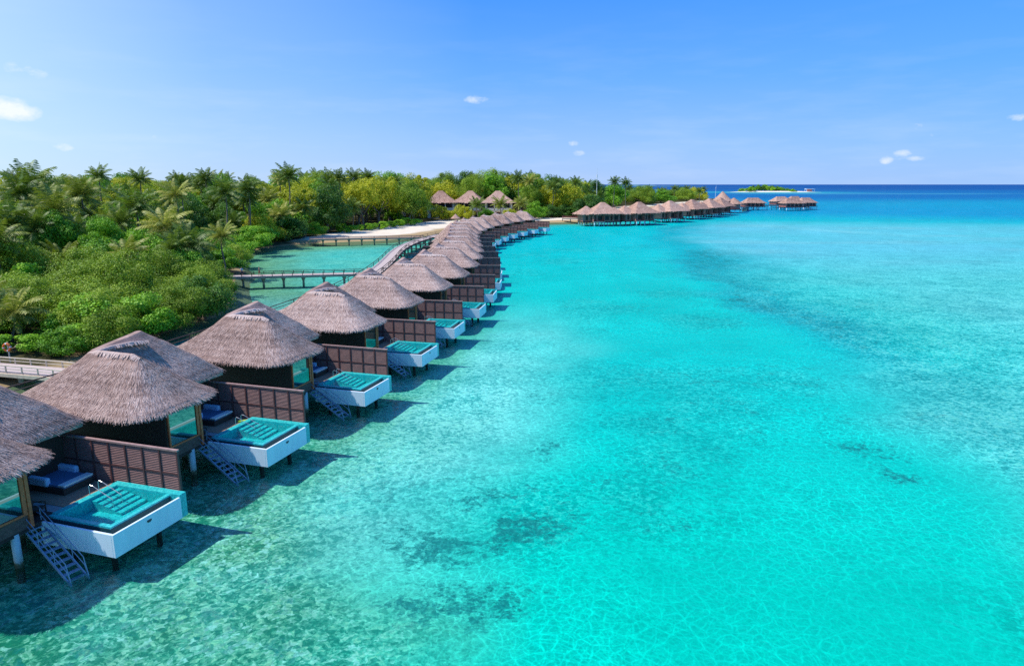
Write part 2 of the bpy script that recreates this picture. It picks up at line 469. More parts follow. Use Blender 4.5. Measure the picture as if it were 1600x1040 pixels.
# open sea: bluer and darker with distance from the reef
far = sstep(330, 560, y + np.maximum(0, x - 150) * 0.45)
blend((0.0, 0.40, 0.70), far * sstep(20, 90, x - 0.30 * (y - 300) + 60 * (n3 - .5)))
blend((0.0, 0.42, 0.68), sstep(480, 700, y) * 0.8)
blend((0.0, 0.20, 0.55), sstep(700, 1150, y + 200 * (fbm(x / 300, y / 200) - .5)))
blend((0.0, 0.10, 0.42), sstep(1500, 3500, y))
blend((0.0, 0.10, 0.42), sstep(-120, -320, x) * sstep(-25, -50, sd))
isl = np.hypot((x - 665) / 260, (y - 1765) / 150)
blend((0.10, 0.62, 0.72), sstep(1.15, 0.6, isl))
fo = np.exp(-((y - 1500 - (x - 900) * .02) / 40) ** 2) * sstep(450, 520, x) * sstep(1200, 900, x)
blend((0.3, 0.7, 0.8), fo * 0.35)
# shallow brown-green fringe along the island
sh = sstep(-26, -3, sd + (n1 - 0.5) * 12) * sstep(420, 330, y)
blend((0.24, 0.50, 0.36), sh * 0.75); mot = np.maximum(mot, sh * 0.5)
lag = sstep(-9, -14, dx) * sstep(255, 225, y)
blend((0.34, 0.70, 0.55), lag * (0.4 + 0.6 * n2)); mot = np.maximum(mot, lag * .7)
blend((0.40, 0.46, 0.22), sstep(-22, -3, sd + (n1 - 0.5) * 14) * 0.85 * lag)
blend((0.26, 0.50, 0.48), lag * sstep(128, 112, y) * 0.6)
def add_color(me, name, arr):
    at = me.color_attributes.new(name, 'FLOAT_COLOR', 'POINT')
    at.data.foreach_set('color', np.concatenate([arr, np.ones((len(arr), 1))], 1).astype(np.float32).ravel())
def add_float(me, name, arr):
    at = me.attributes.new(name, 'FLOAT', 'POINT'); at.data.foreach_set('value', np.asarray(arr, np.float32))
add_color(me, 'bedcol', C); add_float(me, 'mottle', mot); add_float(me, 'coral', coral)
bed = bpy.data.objects.new('seabed', me); col.objects.link(bed); tag(bed, kind='structure')

k = NT('seabed')
at = k.n('ShaderNodeAttribute'); at.attribute_name = 'bedcol'
am = k.n('ShaderNodeAttribute'); am.attribute_name = 'mottle'
pos = k.n('ShaderNodeNewGeometry').outputs['Position']
wob = k.noise(1.3, pos, 3, 0.6)
va = k.n('ShaderNodeVectorMath'); va.operation = 'SCALE'; va.inputs[3].default_value = 0.75
k.l(wob.outputs[1], va.inputs[0])
vb = k.n('ShaderNodeVectorMath'); vb.operation = 'ADD'; k.l(pos, vb.inputs[0]); k.l(va.outputs[0], vb.inputs[1])
cells = []
for sc_ in (3.4, 8.0):
    vo = k.n('ShaderNodeTexVoronoi'); vo.inputs['Scale'].default_value = sc_; vo.voronoi_dimensions = '2D'
    k.l(vb.outputs[0], vo.inputs['Vector'])
    sp = k.n('ShaderNodeSeparateColor'); k.l(vo.outputs['Color'], sp.inputs[0]); cells.append(sp)
nf = k.noise(4.0, pos, 6, 0.75); nm = k.noise(0.6, pos, 5, 0.65); nl = k.noise(0.17, pos, 4, 0.6)
f = k.math('ADD', k.math('MULTIPLY', cells[0].outputs[0], 0.30), k.math('MULTIPLY', cells[1].outputs[0], 0.26))
f = k.math('ADD', f, k.math('ADD', k.math('MULTIPLY', nf.outputs[0], 0.55), k.math('ADD', k.math('MULTIPLY', nm.outputs[0], 0.5), k.math('MULTIPLY', nl.outputs[0], 0.45))))
f = k.math('SUBTRACT', f, 1.03)
dark = k.math('MULTIPLY', k.math('MULTIPLY', f, -5.2, True), am.outputs['Fac'], True)
lite = k.math('MULTIPLY', k.math('MULTIPLY', f, 5.2, True), am.outputs['Fac'], True)
hue = k.mix(cells[0].outputs[1], (0.72, 0.90, 0.52, 1), (0.86, 1.0, 0.95, 1))
c1 = k.mix(k.math('MULTIPLY', dark, 0.92), at.outputs['Color'], k.mix(1.0, at.outputs['Color'], (0.10, 0.50, 0.50, 1), 'MULTIPLY'))
br = k.mix(k.math('MULTIPLY', k.math('MULTIPLY', k.math('SUBTRACT', am.outputs['Fac'], 0.5), 1.6, True), 0.62), k.mix(1.0, at.outputs['Color'], (1.35, 1.45, 1.4, 1), 'MULTIPLY'), hue)
c2 = k.mix(k.math('MULTIPLY', lite, 0.92), c1, br)
ac = k.n('ShaderNodeAttribute'); ac.attribute_name = 'coral'
cn = k.math('ADD', k.math('MULTIPLY', k.math('SUBTRACT', nf.outputs[0], 0.5), 1.5), k.math('ADD', k.math('MULTIPLY', k.math('SUBTRACT', nm.outputs[0], 0.5), 1.9), k.math('MULTIPLY', k.math('SUBTRACT', cells[0].outputs[2], 0.5), 0.3)))
cmask = k.math('MULTIPLY', k.math('SUBTRACT', k.math('ADD', k.math('MULTIPLY', ac.outputs['Fac'], 1.15), cn), 0.52), 3.2, True)
cmask = k.math('MULTIPLY', cmask, k.math('MULTIPLY', ac.outputs['Fac'], 2.4, True))
c2 = k.mix(k.math('MULTIPLY', cmask, 0.86), c2, k.mix(cells[1].outputs[1], (0.008, 0.20, 0.19, 1), (0.03, 0.34, 0.30, 1)))
d = k.n('ShaderNodeBsdfDiffuse'); k.l(c2, d.inputs['Color'])
k.l(k.bump(nf.outputs[0], 0.25, 0.2), d.inputs['Normal'])
k.surf(d.outputs[0]); me.materials.append(k.m)

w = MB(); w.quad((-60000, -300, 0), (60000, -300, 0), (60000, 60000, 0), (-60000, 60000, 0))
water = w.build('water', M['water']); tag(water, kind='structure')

# ------------------------------------------------------------------ island ground
BEACH = [(-74, 224), (-64, 262), (-52, 296), (-36, 345), (-4, 372), (34, 376), (60, 362), (30, 330), (-10, 290), (-30, 230)]
BP = np.array(BEACH, float)
def inpoly(P, poly):
    P = np.asarray(P, float); ins = np.zeros(len(P), bool)
    for i in range(len(poly)):
        a = poly[i]; b = poly[(i + 1) % len(poly)]
        c = ((a[1] > P[:, 1]) != (b[1] > P[:, 1]))
        xx = (b[0] - a[0]) * (P[:, 1] - a[1]) / ((b[1] - a[1]) or 1e-9) + a[0]
        ins ^= c & (P[:, 0] < xx)
    return ins
gx = axis([(-330, -110, 10), (-110, 60, 2), (60, 310, 7)]); gy = axis([(-10, 20, 6), (20, 380, 2.5), (380, 960, 8)])
me, V = grid_mesh('ground', gx, gy, lambda a, b: ground_z(sdist(np.stack([a, b], 1)) + (fbm(a / 9, b / 9, 3) - .5) * 3), mask=lambda V: sdist(V[:, :2]) > -6)
sdv = sdist(V[:, :2])
sand = np.where(inpoly(V[:, :2], BP), 1.0, 0.0) + np.where((V[:, 1] > 430), sstep(22, 13, sdv), 0)
sand = np.maximum(sand, 0.85 * sstep(2.5, 0.3, sdv))
add_float(me, 'sand', np.clip(sand, 0, 1)); add_float(me, 'inland', sdv)
ground = bpy.data.objects.new('ground', me); col.objects.link(ground); tag(ground, kind='structure')
k = NT('island_ground')
a1 = k.n('ShaderNodeAttribute'); a1.attribute_name = 'sand'
a2 = k.n('ShaderNodeAttribute'); a2.attribute_name = 'inland'
pos = k.n('ShaderNodeNewGeometry').outputs['Position']
nz = k.noise(0.4, pos, 5, 0.65); nb = k.noise(0.08, pos, 3)
soil = k.ramp(nz.outputs[0], [(0.3, (0.03, 0.035, 0.015)), (0.6, (0.085, 0.075, 0.04)), (0.8, (0.06, 0.10, 0.02))])
sa = k.ramp(nz.outputs[0], [(0.3, (0.66, 0.55, 0.42)), (0.7, (0.80, 0.70, 0.56))])
wet = k.math('MULTIPLY', k.math('SUBTRACT', k.math('ADD', 4.5, k.math('MULTIPLY', nb.outputs[0], 5)), a2.outputs['Fac']), 0.35, True)
sa = k.mix(wet, sa, (0.42, 0.30, 0.16, 1))
c = k.mix(a1.outputs['Fac'], soil, sa)
d = k.n('ShaderNodeBsdfDiffuse'); k.l(c, d.inputs['Color']); k.l(k.bump(nz.outputs[0], 0.4, 0.2), d.inputs['Normal'])
k.surf(d.outputs[0]); me.materials.append(k.m)

# ------------------------------------------------------------------ thatched hip roof
def roof_ring(c, hx, hy, r, n_arc=5, n_edge=7):
    r = min(r, hx * 0.98, hy * 0.98)
    pts = []
    cs = [(hx - r, hy - r, 0), (-(hx - r), hy - r, 90), (-(hx - r), -(hy - r), 180), (hx - r, -(hy - r), 270)]
    for i, (cx, cy, a0) in enumerate(cs):
        for j in range(n_arc + 1):
            a = R(a0 + 90 * j / n_arc)
            pts.append((c[0] + cx + r * math.cos(a), c[1] + cy + r * math.sin(a)))
        p = pts[-1]; nx_ = cs[(i + 1) % 4]
        a = R(nx_[2]); q = (c[0] + nx_[0] + r * math.cos(a), c[1] + nx_[1] + r * math.sin(a))
        for j in range(1, n_edge):
            pts.append((p[0] + (q[0] - p[0]) * j / n_edge, p[1] + (q[1] - p[1]) * j / n_edge))
    return pts
def hip_roof(ce, ex, ey, rc, ze, cr, rx, ry, zr, n_strip, n_fringe, seed, concave=0.06, tilt=0.0, levels=12, fringe=(0.22, 0.5), strip=(0.4, 0.9), sw=(0.05, 0.11)):
    """thatched roof: rings from eave to ridge, a lip at the eave, loose strands on top and a hanging fringe"""
    rnd = random.Random(seed)
    def pt(kk, i, n=None):
        ring = rings[min(len(rings) - 1, max(0, kk))]
        return ring[i % len(ring)]
    rings = []
    for L in range(levels + 1):
        q = L / levels
        c = (ce[0] + (cr[0] - ce[0]) * q, ce[1] + (cr[1] - ce[1]) * q)
        ring = roof_ring(c, ex + (rx - ex) * q, ey + (ry - ey) * q, rc + (0.25 - rc) * q)
        z = ze + (zr - ze) * (q - concave * math.sin(PI * q))
        out = []
        for j, (px, py) in enumerate(ring):
            jz = 0.07 * mnoise.noise(Vector((px * 0.8 + seed, py * 0.8, z * 0.8)))
            out.append(Vector((px, py, z + jz + tilt * (py - c[1]) * q)))
        rings.append(out)
    n = len(rings[0])
    b = MB()
    for ring in rings: b.v += [tuple(p) for p in ring]
    for L in range(levels):
        for i in range(n):
            j = (i + 1) % n
            b.f.append((L * n + i, L * n + j, (L + 1) * n + j, (L + 1) * n + i)); b.mi.append(0)
    b.f.append(tuple(levels * n + i for i in range(n))); b.mi.append(0)
    # underside: lip and soffit
    base = len(b.v)
    cc = Vector((ce[0], ce[1], 0))
    for p in rings[0]: b.v.append((p.x, p.y, p.z - 0.16))
    for p in rings[0]:
        q = cc + (Vector((p.x, p.y, 0)) - cc) * 0.80; b.v.append((q.x, q.y, p.z + 0.02))
    for i in range(n):
        j = (i + 1) % n
        b.f.append((base + i, base + j, j, i)); b.mi.append(0)
        b.f.append((base + n + i, base + n + j, base + j, base + i)); b.mi.append(0)
    # strands
    def at(u, q):
        i = int(u) % n; fu = u - int(u)
        L = min(levels - 1, int(q * levels)); fq = q * levels - L
        A, B = rings[L][i], rings[L][(i + 1) % n]; Cc, D = rings[L + 1][i], rings[L + 1][(i + 1) % n]
        return (A * (1 - fu) + B * fu) * (1 - fq) + (Cc * (1 - fu) + D * fu) * fq, B - A
    # sample ring position by length at the eave
    lens = [(rings[0][(i + 1) % n] - rings[0][i]).length for i in range(n)]
    tot = sum(lens); cum = [0]
    for x_ in lens: cum.append(cum[-1] + x_)
    def rand_u():
        t = rnd.random() * tot
        lo = 0
        import bisect
        lo = min(n - 1, bisect.bisect_right(cum, t) - 1)
        return lo + (t - cum[lo]) / max(1e-6, lens[lo])
    for _ in range(n_strip):
        u = rand_u(); q = 1 - math.sqrt(rnd.random())
        q = min(0.97, q)
        p, along = at(u, q); p2, _a = at(u, max(0, q - 0.08))
        dn = (p2 - p)
        if dn.length < 1e-4: dn = (p - at(u, min(0.99, q + 0.05))[0])
        dn.normalize()
        sd_ = along.normalized() if along.length > 1e-5 else Vector((1, 0, 0))
        up = sd_.cross(dn).normalized()
        if up.z < 0: up = -up
        dn = (dn + sd_ * rnd.uniform(-0.22, 0.22)).normalized()
        ln = rnd.uniform(*strip); wd = rnd.uniform(*sw) / 2
        a = p + up * 0.012; e = p + dn * ln + up * rnd.uniform(0.012, 0.045)
        b.quad(a - sd_ * wd, a + sd_ * wd, e + sd_ * wd * 0.6, e - sd_ * wd * 0.6)
    for _ in range(n_fringe):
        u = rand_u(); p, along = at(u, rnd.uniform(0, 0.035)); p1, _a = at(u, 0.1)
        dn = (p - p1).normalized(); sd_ = along.normalized()
        dn = (dn + Vector((0, 0, -rnd.uniform(0.25, 1.1))) + sd_ * rnd.uniform(-0.3, 0.3)).normalized()
        ln = rnd.uniform(*fringe); wd = rnd.uniform(0.018, 0.045)
        a = p + Vector((0, 0, 0.06 - rnd.random() * 0.16)); e = a + dn * ln
        b.quad(a - sd_ * wd, a + sd_ * wd, e + sd_ * wd * 0.35, e - sd_ * wd * 0.35)
    return b
def ridge_roll(pts, r, seed, n_strip=220):
    rnd = random.Random(seed)
    b = MB(); b.tube(pts, r, 8)
    P = [Vector(p) for p in pts]
    for _ in range(n_strip):
        i = rnd.randrange(len(P) - 1); p = P[i].lerp(P[i + 1], rnd.random())
        d = (P[i + 1] - P[i]).normalized(); s = d.cross(Vector((0, 0, 1))).normalized() * rnd.choice((-1, 1))
        rr = r if isinstance(r, (int, float)) else r[i]
        a = p + Vector((0, 0, rr * 0.95)) + s * rr * 0.3; e = p + s * (rr * rnd.uniform(1.3, 2.2)) + Vector((0, 0, -rr * rnd.uniform(0.1, 0.9))) + d * rnd.uniform(-.08, .08)
        wv = d * rnd.uniform(0.03, 0.06)
        b.quad(a - wv, a + wv, e + wv * .6, e - wv * .6)
    return b

# ------------------------------------------------------------------ the overwater villa (x: towards the lagoon, y: along the row)
def make_villa():
    root = empty('overwater_villa')
    tag(root, 'x', 'villa', 'thatched overwater villas in the curved row')
    fine = dict(strip=(.2, .48), sw=(.02, .045))
    r1 = hip_roof((-9.7, -2.5), 5.85, 3.55, 1.75, 5.42, (-9.15, -2.5), 2.05, 0.2, 8.2, 16000, 4200, 3, concave=0.05, fringe=(.16, .40), **fine)
    fr = r1.build('thatch_roof', M['thatch'], root)
    ridge_roll([(-11.3, -2.5, 8.1), (-10.3, -2.5, 8.24), (-9, -2.5, 8.22), (-7.6, -2.5, 8.21), (-7.05, -2.5, 8.02)], [.14, .19, .19, .18, .08], 5).build('ridge_cap', M['thatch_cap'], fr)
    r2 = hip_roof((-11.5, 0.7), 3.85, 5.05, 0.5, 5.2, (-11.45, -0.1), 0.22, 2.0, 8.5, 10000, 2200, 4, concave=0.0, tilt=0.135, fringe=(0.1, 0.22), **fine)
    br = r2.build('thatch_roof', M['thatch'], root)
    ridge_roll([(-11.25, -2.3, 8.1), (-11.0, -1.1, 8.22), (-10.6, .2, 8.26), (-10.25, 1.3, 8.15)], [.12, .16, .17, .12], 6, 160).build('ridge_cap', M['thatch_cap'], br)
    f = MB()
    f.box(-7.86, -7.78, 2.6, 5.55, 4.82, 5.06); f.box(-15.0, -7.86, 5.47, 5.55, 4.82, 5.06)
    f.build('fascia_board', M['beam'], br)
    # walls
    wl = MB()
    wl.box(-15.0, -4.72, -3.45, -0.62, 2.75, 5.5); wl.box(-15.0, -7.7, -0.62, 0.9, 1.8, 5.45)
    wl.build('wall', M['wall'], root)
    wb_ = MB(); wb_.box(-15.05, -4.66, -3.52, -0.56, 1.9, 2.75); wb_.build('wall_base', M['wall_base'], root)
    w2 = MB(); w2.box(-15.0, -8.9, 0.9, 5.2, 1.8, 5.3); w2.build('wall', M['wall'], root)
    # seaward window
    wf = MB()
    y0, y1, z0, z1 = -3.35, -.72, 2.62, 4.95
    wf.box(-4.7, -4.58, y0, y1, z0, z0 + .11); wf.box(-4.7, -4.58, y0, y1, z1 - .1, z1)
    wf.box(-4.7, -4.58, y0, y0 + .11, z0 + .11, z1 - .1); wf.box(-4.7, -4.58, y1 - .22, y1, z0 + .11, z1 - .1)
    win = wf.build('window', M['frame'], root)
    pn = MB(); pn.box(-4.68, -4.64, y0 + .11, y1 - .22, z0 + .11, z1 - .1); pn.build('pane', M['glass'], win)
    cp = MB(); cp.box(-4.72, -4.54, -.70, -.52, 1.9, 5.45); cp.build('corner_post', M['frame'], root)
    dr_ = MB(); dr_.box(-7.7, -7.62, -.5, .85, 1.78, 4.2)
    door = dr_.build('terrace_door', M['frame'], root)
    pn = MB(); pn.box(-7.62, -7.59, -.4, .75, 1.88, 4.1); pn.build('pane', M['glass'], door)
    # terrace
    dk = MB(); dk.box(-9.9, -4.92, 1.75, 4.9, 1.58, 1.745)
    for i in range(21): dk.box(-9.9, -4.92, 1.75 + i * .15 + .004, 1.75 + (i + 1) * .15 - .004, 1.745, 1.76)
    dk.build('deck', M['deck'], root)
    tp = MB(); tp.box(-7.7, -4.84, -.56, 1.75, 1.50, 1.73); tp.build('terrace_floor', M['tile'], root)
    # privacy screen
    sc = empty('privacy_screen'); sc.parent = root
    sy = 5.02
    lp = MB()
    z = 1.30
    while z < 4.2:
        lp.quad((-10.5, sy + .03, z + .10), (-10.5, sy - .04, z), (-0.45, sy - .04, z), (-0.45, sy + .03, z + .10)); z += .105
    lp.box(-10.5, -0.45, sy + .035, sy + .05, 1.3, 4.28)
    lp.build('louvre_panel', M['screen'], sc)
    tr = MB(); tr.box(-10.55, -0.34, sy - .09, sy + .09, 4.30, 4.40); tr.build('top_rail', M['rail_wood'], sc)
    mr = MB(); mr.box(-10.55, -0.42, sy - .06, sy + .06, 2.86, 2.94); mr.build('middle_rail', M['screen_frame'], sc)
    pm = MB(); pm.box(-.05, .05, -.075, .075, 1.25, 4.30)
    pmesh = pm.mesh('post', M['screen_frame'])
    for i in range(9):
        o = bpy.data.objects.new('post', pmesh); col.objects.link(o); o.parent = sc; o.location = (-0.42 - i * 1.24, sy, 0)
    # pool
    pool = empty('pool'); pool.parent = root
    sh = MB()
    T = 0.14
    sh.box(-T, 0, 0, 4.5, 0.55, 1.82)                      # seaward wall
    sh.box(-4.85, -T, 0, T, 0.55, 1.82)                    # side wall
    sh.box(-4.85, -T, T, 4.5, 0.55, 0.95)                  # base slab and trough floor
    sh.build('pool_shell', M['white'], pool, bevel=0.02)
    bs = MB()
    bs.box(-4.9, -0.68, 0.5, 0.76, 0.95, 1.90)             # infinity edge
    bs.box(-0.94, -0.68, 0.76, 4.45, 0.95, 1.90)
    bs.box(-4.9, -0.004, 4.45, 4.92, 0.57, 1.97)           # far coping
    bs.box(-4.9, -4.5, 0.76, 4.45, 0.95, 1.95)             # deck side coping
    bs.box(-4.5, -0.94, 0.76, 4.45, 0.96, 1.22)            # floor
    bs.build('pool_basin', M['mosaic'], pool)
    tr_ = MB(); tr_.box(-0.68, -0.655, 0.475, 4.44, 0.955, 1.80); tr_.box(-4.84, -0.68, 0.475, 0.5, 0.955, 1.80); tr_.box(-0.655, -T - .004, T + .004, 4.44, .952, .99); tr_.build('overflow_gutter', M['gutter_shade'], pool)
    st = MB()
    for i in range(5):
        st.box(-4.5 + i * .42, -4.5 + (i + 1) * .42, 2.7, 4.45, 1.22, 1.79 - i * .105)
    st.build('pool_steps', M['mosaic'], pool)
    pw = MB(); pw.quad((-4.5, 0.76, 1.88), (-0.94, 0.76, 1.88), (-0.94, 4.45, 1.88), (-4.5, 4.45, 1.88)); pw.build('pool_water', M['pool_water'], pool)
    for ty in (2.95, 3.55):
        h = MB(); h.tube([(-4.8, ty, 1.9), (-4.8, ty, 2.5), (-4.7, ty, 2.6), (-4.5, ty, 2.56), (-3.2, ty, 1.95), (-3.15, ty, 1.4)], .02, 6)
        h.build('handrail', M['chrome'], pool)
    mk = MB(); mk.box(0.003, 0.02, 2.1, 2.4, 1.48, 1.58); mk.box(0.003, 0.022, 2.17, 2.33, 1.44, 1.52); mk.build('overflow_plate', M['sign_dark'], pool)
    # stairs into the water
    ld = empty('water_stair'); ld.parent = root
    A = Vector((-5.05, -.30, 1.72)); B = Vector((-1.0, -1.27, -0.2))
    hd = (B - A); hd.z = 0; hd.normalize(); sdv_ = Vector((-hd.y, hd.x, 0))
    for ty in (-.42, .42):
        o_ = sdv_ * ty
        s_ = MB(); s_.beam(A + o_, B + o_, .06, .14); s_.build('stringer', M['stair'], ld)
        h = MB()
        for dz in (0.5, 0.9):
            h.tube([A + o_ - hd * .3 + Vector((0, 0, dz)), A + o_ + Vector((0, 0, dz)), B + o_ - hd * .3 + Vector((0, 0, dz + .2)), B + o_ + Vector((0, 0, .15))], .022, 6)
        for q in (0.02, 0.35, 0.68):
            p_ = A.lerp(B, q) + o_; h.cyl(p_, p_ + Vector((0, 0, .9)), .02, n=6)
        h.build('handrail', M['stair'], ld)
    tm = MB(); tm.box(-.12, .12, -.39, .39, -.02, .02); tmesh = tm.mesh('tread', M['stair'])
    for i in range(10):
        o = bpy.data.objects.new('tread', tmesh); col.objects.link(o); o.parent = ld; o.location = A.lerp(B, (i + .5) / 10.3); o.rotation_euler = (0, 0, math.atan2(hd.y, hd.x))
    # posts in the water
    pc = MB(); pc.cyl((0, 0, -1.4), (0, 0, 1.8), .2, n=12); pmesh = pc.mesh('support_post', M['post'], True)
    for (px, py) in [(-4.9, -2.95), (-4.9, -1.35), (-7.5, -2.9), (-10.5, -2.9), (-14.3, -2.9), (-7.6, .8), (-10.5, .8), (-14.3, .8), (-9, 4.6), (-14.3, 4.6)]:
        o = bpy.data.objects.new('support_post', pmesh); col.objects.link(o); o.parent = root; o.location = (px, py, 0)
    pc = MB(); pc.cyl((0, 0, -1.4), (0, 0, 0.56), .15, n=10); pmesh = pc.mesh('pool_post', M['dark'], True)
    for (px, py) in [(-1.3, 1.0), (-1.0, 3.7), (-4.0, .9), (-4.0, 3.7)]:
        o = bpy.data.objects.new('pool_post', pmesh); col.objects.link(o); o.parent = root; o.location = (px, py, 0)
    fl = MB(); fl.box(-15.1, -4.75, -3.45, .9, 1.66, 1.89); fl.box(-15.1, -8.85, .9, 5.3, 1.60, 1.79); fl.box(-8.8, -4.95, .95, 4.9, 1.2, 1.49); fl.build('floor_beam', M['dark'], root)
    # entrance bridge back to the boardwalk
    eb = empty('entrance_bridge'); eb.parent = root
    d_ = MB(); d_.box(-24.2, -15.0, 1.4, 2.9, 1.62, 1.8); d_.build('deck', M['dark'], eb)
    for ty in (1.4, 2.9):
        rl = MB(); rl.box(-24.2, -15.0, ty - .05, ty + .05, 2.52, 2.60)
        for i in range(7): rl.box(-24.1 + i * 1.4, -24.02 + i * 1.4, ty - .04, ty + .04, 1.8, 2.52)
        rl.build('railing', M['dark'], eb)
    gt = MB(); gt.box(-19.2, -15.6, -2.4, 0.6, 1.7, 2.6); gt.build('service_deck', M['dark'], eb)
    return root

ORD = ['first', 'second', 'third', 'fourth', 'fifth', 'sixth', 'seventh', 'eighth', 'ninth', 'tenth', 'eleventh', 'twelfth', 'thirteenth',
       'fourteenth', 'fifteenth', 'sixteenth', 'seventeenth', 'eighteenth', 'nineteenth', 'twentieth']
proto = make_villa()
def make_daybed():
    t = empty('daybed')
    b = MB(); b.box(-1.5, 1.45, -.95, .95, 0, .38); b.build('base', M['wicker'], t, bevel=.03)
    b = MB(); b.box(-1.2, 1.5, -.92, .92, .38, .56); b.build('mattress', M['bedding'], t, bevel=.06)
    b = MB()
    b.box(-1.62, -1.25, -1.05, 1.05, .30, 1.0); b.box(-1.25, .35, -1.08, -.76, .40, .90); b.box(-1.25, .35, .76, 1.08, .40, .90)
    b.build('backrest', M['bolster'], t, bevel=.09)
    b = MB(); b.box(1.05, 1.53, -.94, .94, .5, .60); b.build('throw', M['cushion'], t, bevel=.02)
    return t
def make_chair():
    t = empty('terrace_chair')
    b = MB(); b.box(-.32, .32, -.32, .32, .36, .46); b.build('seat', M['wicker'], t, bevel=.02)
    b = MB(); b.box(-.36, -.28, -.32, .32, .46, .98); b.build('backrest', M['wicker'], t, bevel=.03)
    lm = MB(); lm.box(-.03, .03, -.03, .03, 0, .36); lme = lm.mesh('leg', M['wicker'])
    for (sx, sy) in ((-.28, -.28), (-.28, .28), (.28, -.28), (.28, .28)):
        o = bpy.data.objects.new('leg', lme); col.objects.link(o); o.parent = t; o.location = (sx, sy, 0)
    for sy in (-.32, .32):
        b = MB(); b.beam((-.32, sy, .66), (.3, sy, .64), .06, .05); b.beam((.28, sy, .46), (.28, sy, .64), .05, .05); b.build('armrest', M['wicker'], t)
    return t
day = make_daybed(); chair = make_chair()
for i, (vx_, vy_, va_) in enumerate(VILLAS):
    o = proto if i == 0 else dup(proto)
    o.location = (vx_, vy_, 0); o.rotation_euler = (0, 0, -R(va_))
    o['label'] = ('thatched overwater villa with corner pool, %s from the camera in the curved row' % ORD[i]) if i < 19 else 'thatched overwater villa with corner pool, last at the far end of the curved row'
    if i < 9:
        q = vloc(i, -7.95, 3.72)
        dbed = day if i == 0 else dup(day)
        dbed.location = (*q, 1.761); dbed.rotation_euler = (0, 0, -R(va_))
        tag(dbed, 'blue cushioned daybed on the deck of the %s villa from the camera' % ORD[i], 'daybed', 'daybeds on the villa decks')
    if i < 3:
        q = vloc(i, -5.75, .6)
        ch = chair if i == 0 else dup(chair)
        ch.location = (*q, 1.731); ch.rotation_euler = (0, 0, -R(va_) + 0.5)
        tag(ch, 'dark wicker armchair above the water stair of the %s villa from the camera' % ORD[i], 'chair', 'armchairs on the villa terraces')
# towel on the second deck
b = MB(); b.box(-.35, .35, -.22, .22, 0, .05); b.box(-.3, .25, -.2, .1, .05, .1)
o = b.build('towel', M['towel'], bevel=.02); o.location = (*vloc(1, -5.3, 4.3), 1.762); o.rotation_euler = (0, 0, .3)
tag(o, 'folded yellow green towel on the deck of the second villa', 'towel')
# closed white parasol on the fifth deck
t = empty('closed_parasol', (*vloc(4, -6.0, 2.05), 1.761)); tag(t, 'closed white parasol beside the daybed of the fifth villa', 'parasol')
b = MB(); b.tube([(0, 0, .45), (0, 0, .7), (0, 0, 1.5), (0, 0, 2.25)], [.17, .2, .12, .04], 10); b.build('canopy', M['cushion'], t)
b = MB(); b.cyl((0, 0, 0), (0, 0, .5), .035); b.build('pole', M['chrome'], t)
b = MB(); b.cyl((0, 0, 0), (0, 0, .1), .3, .26, 12); b.build('base', M['beam'], t)

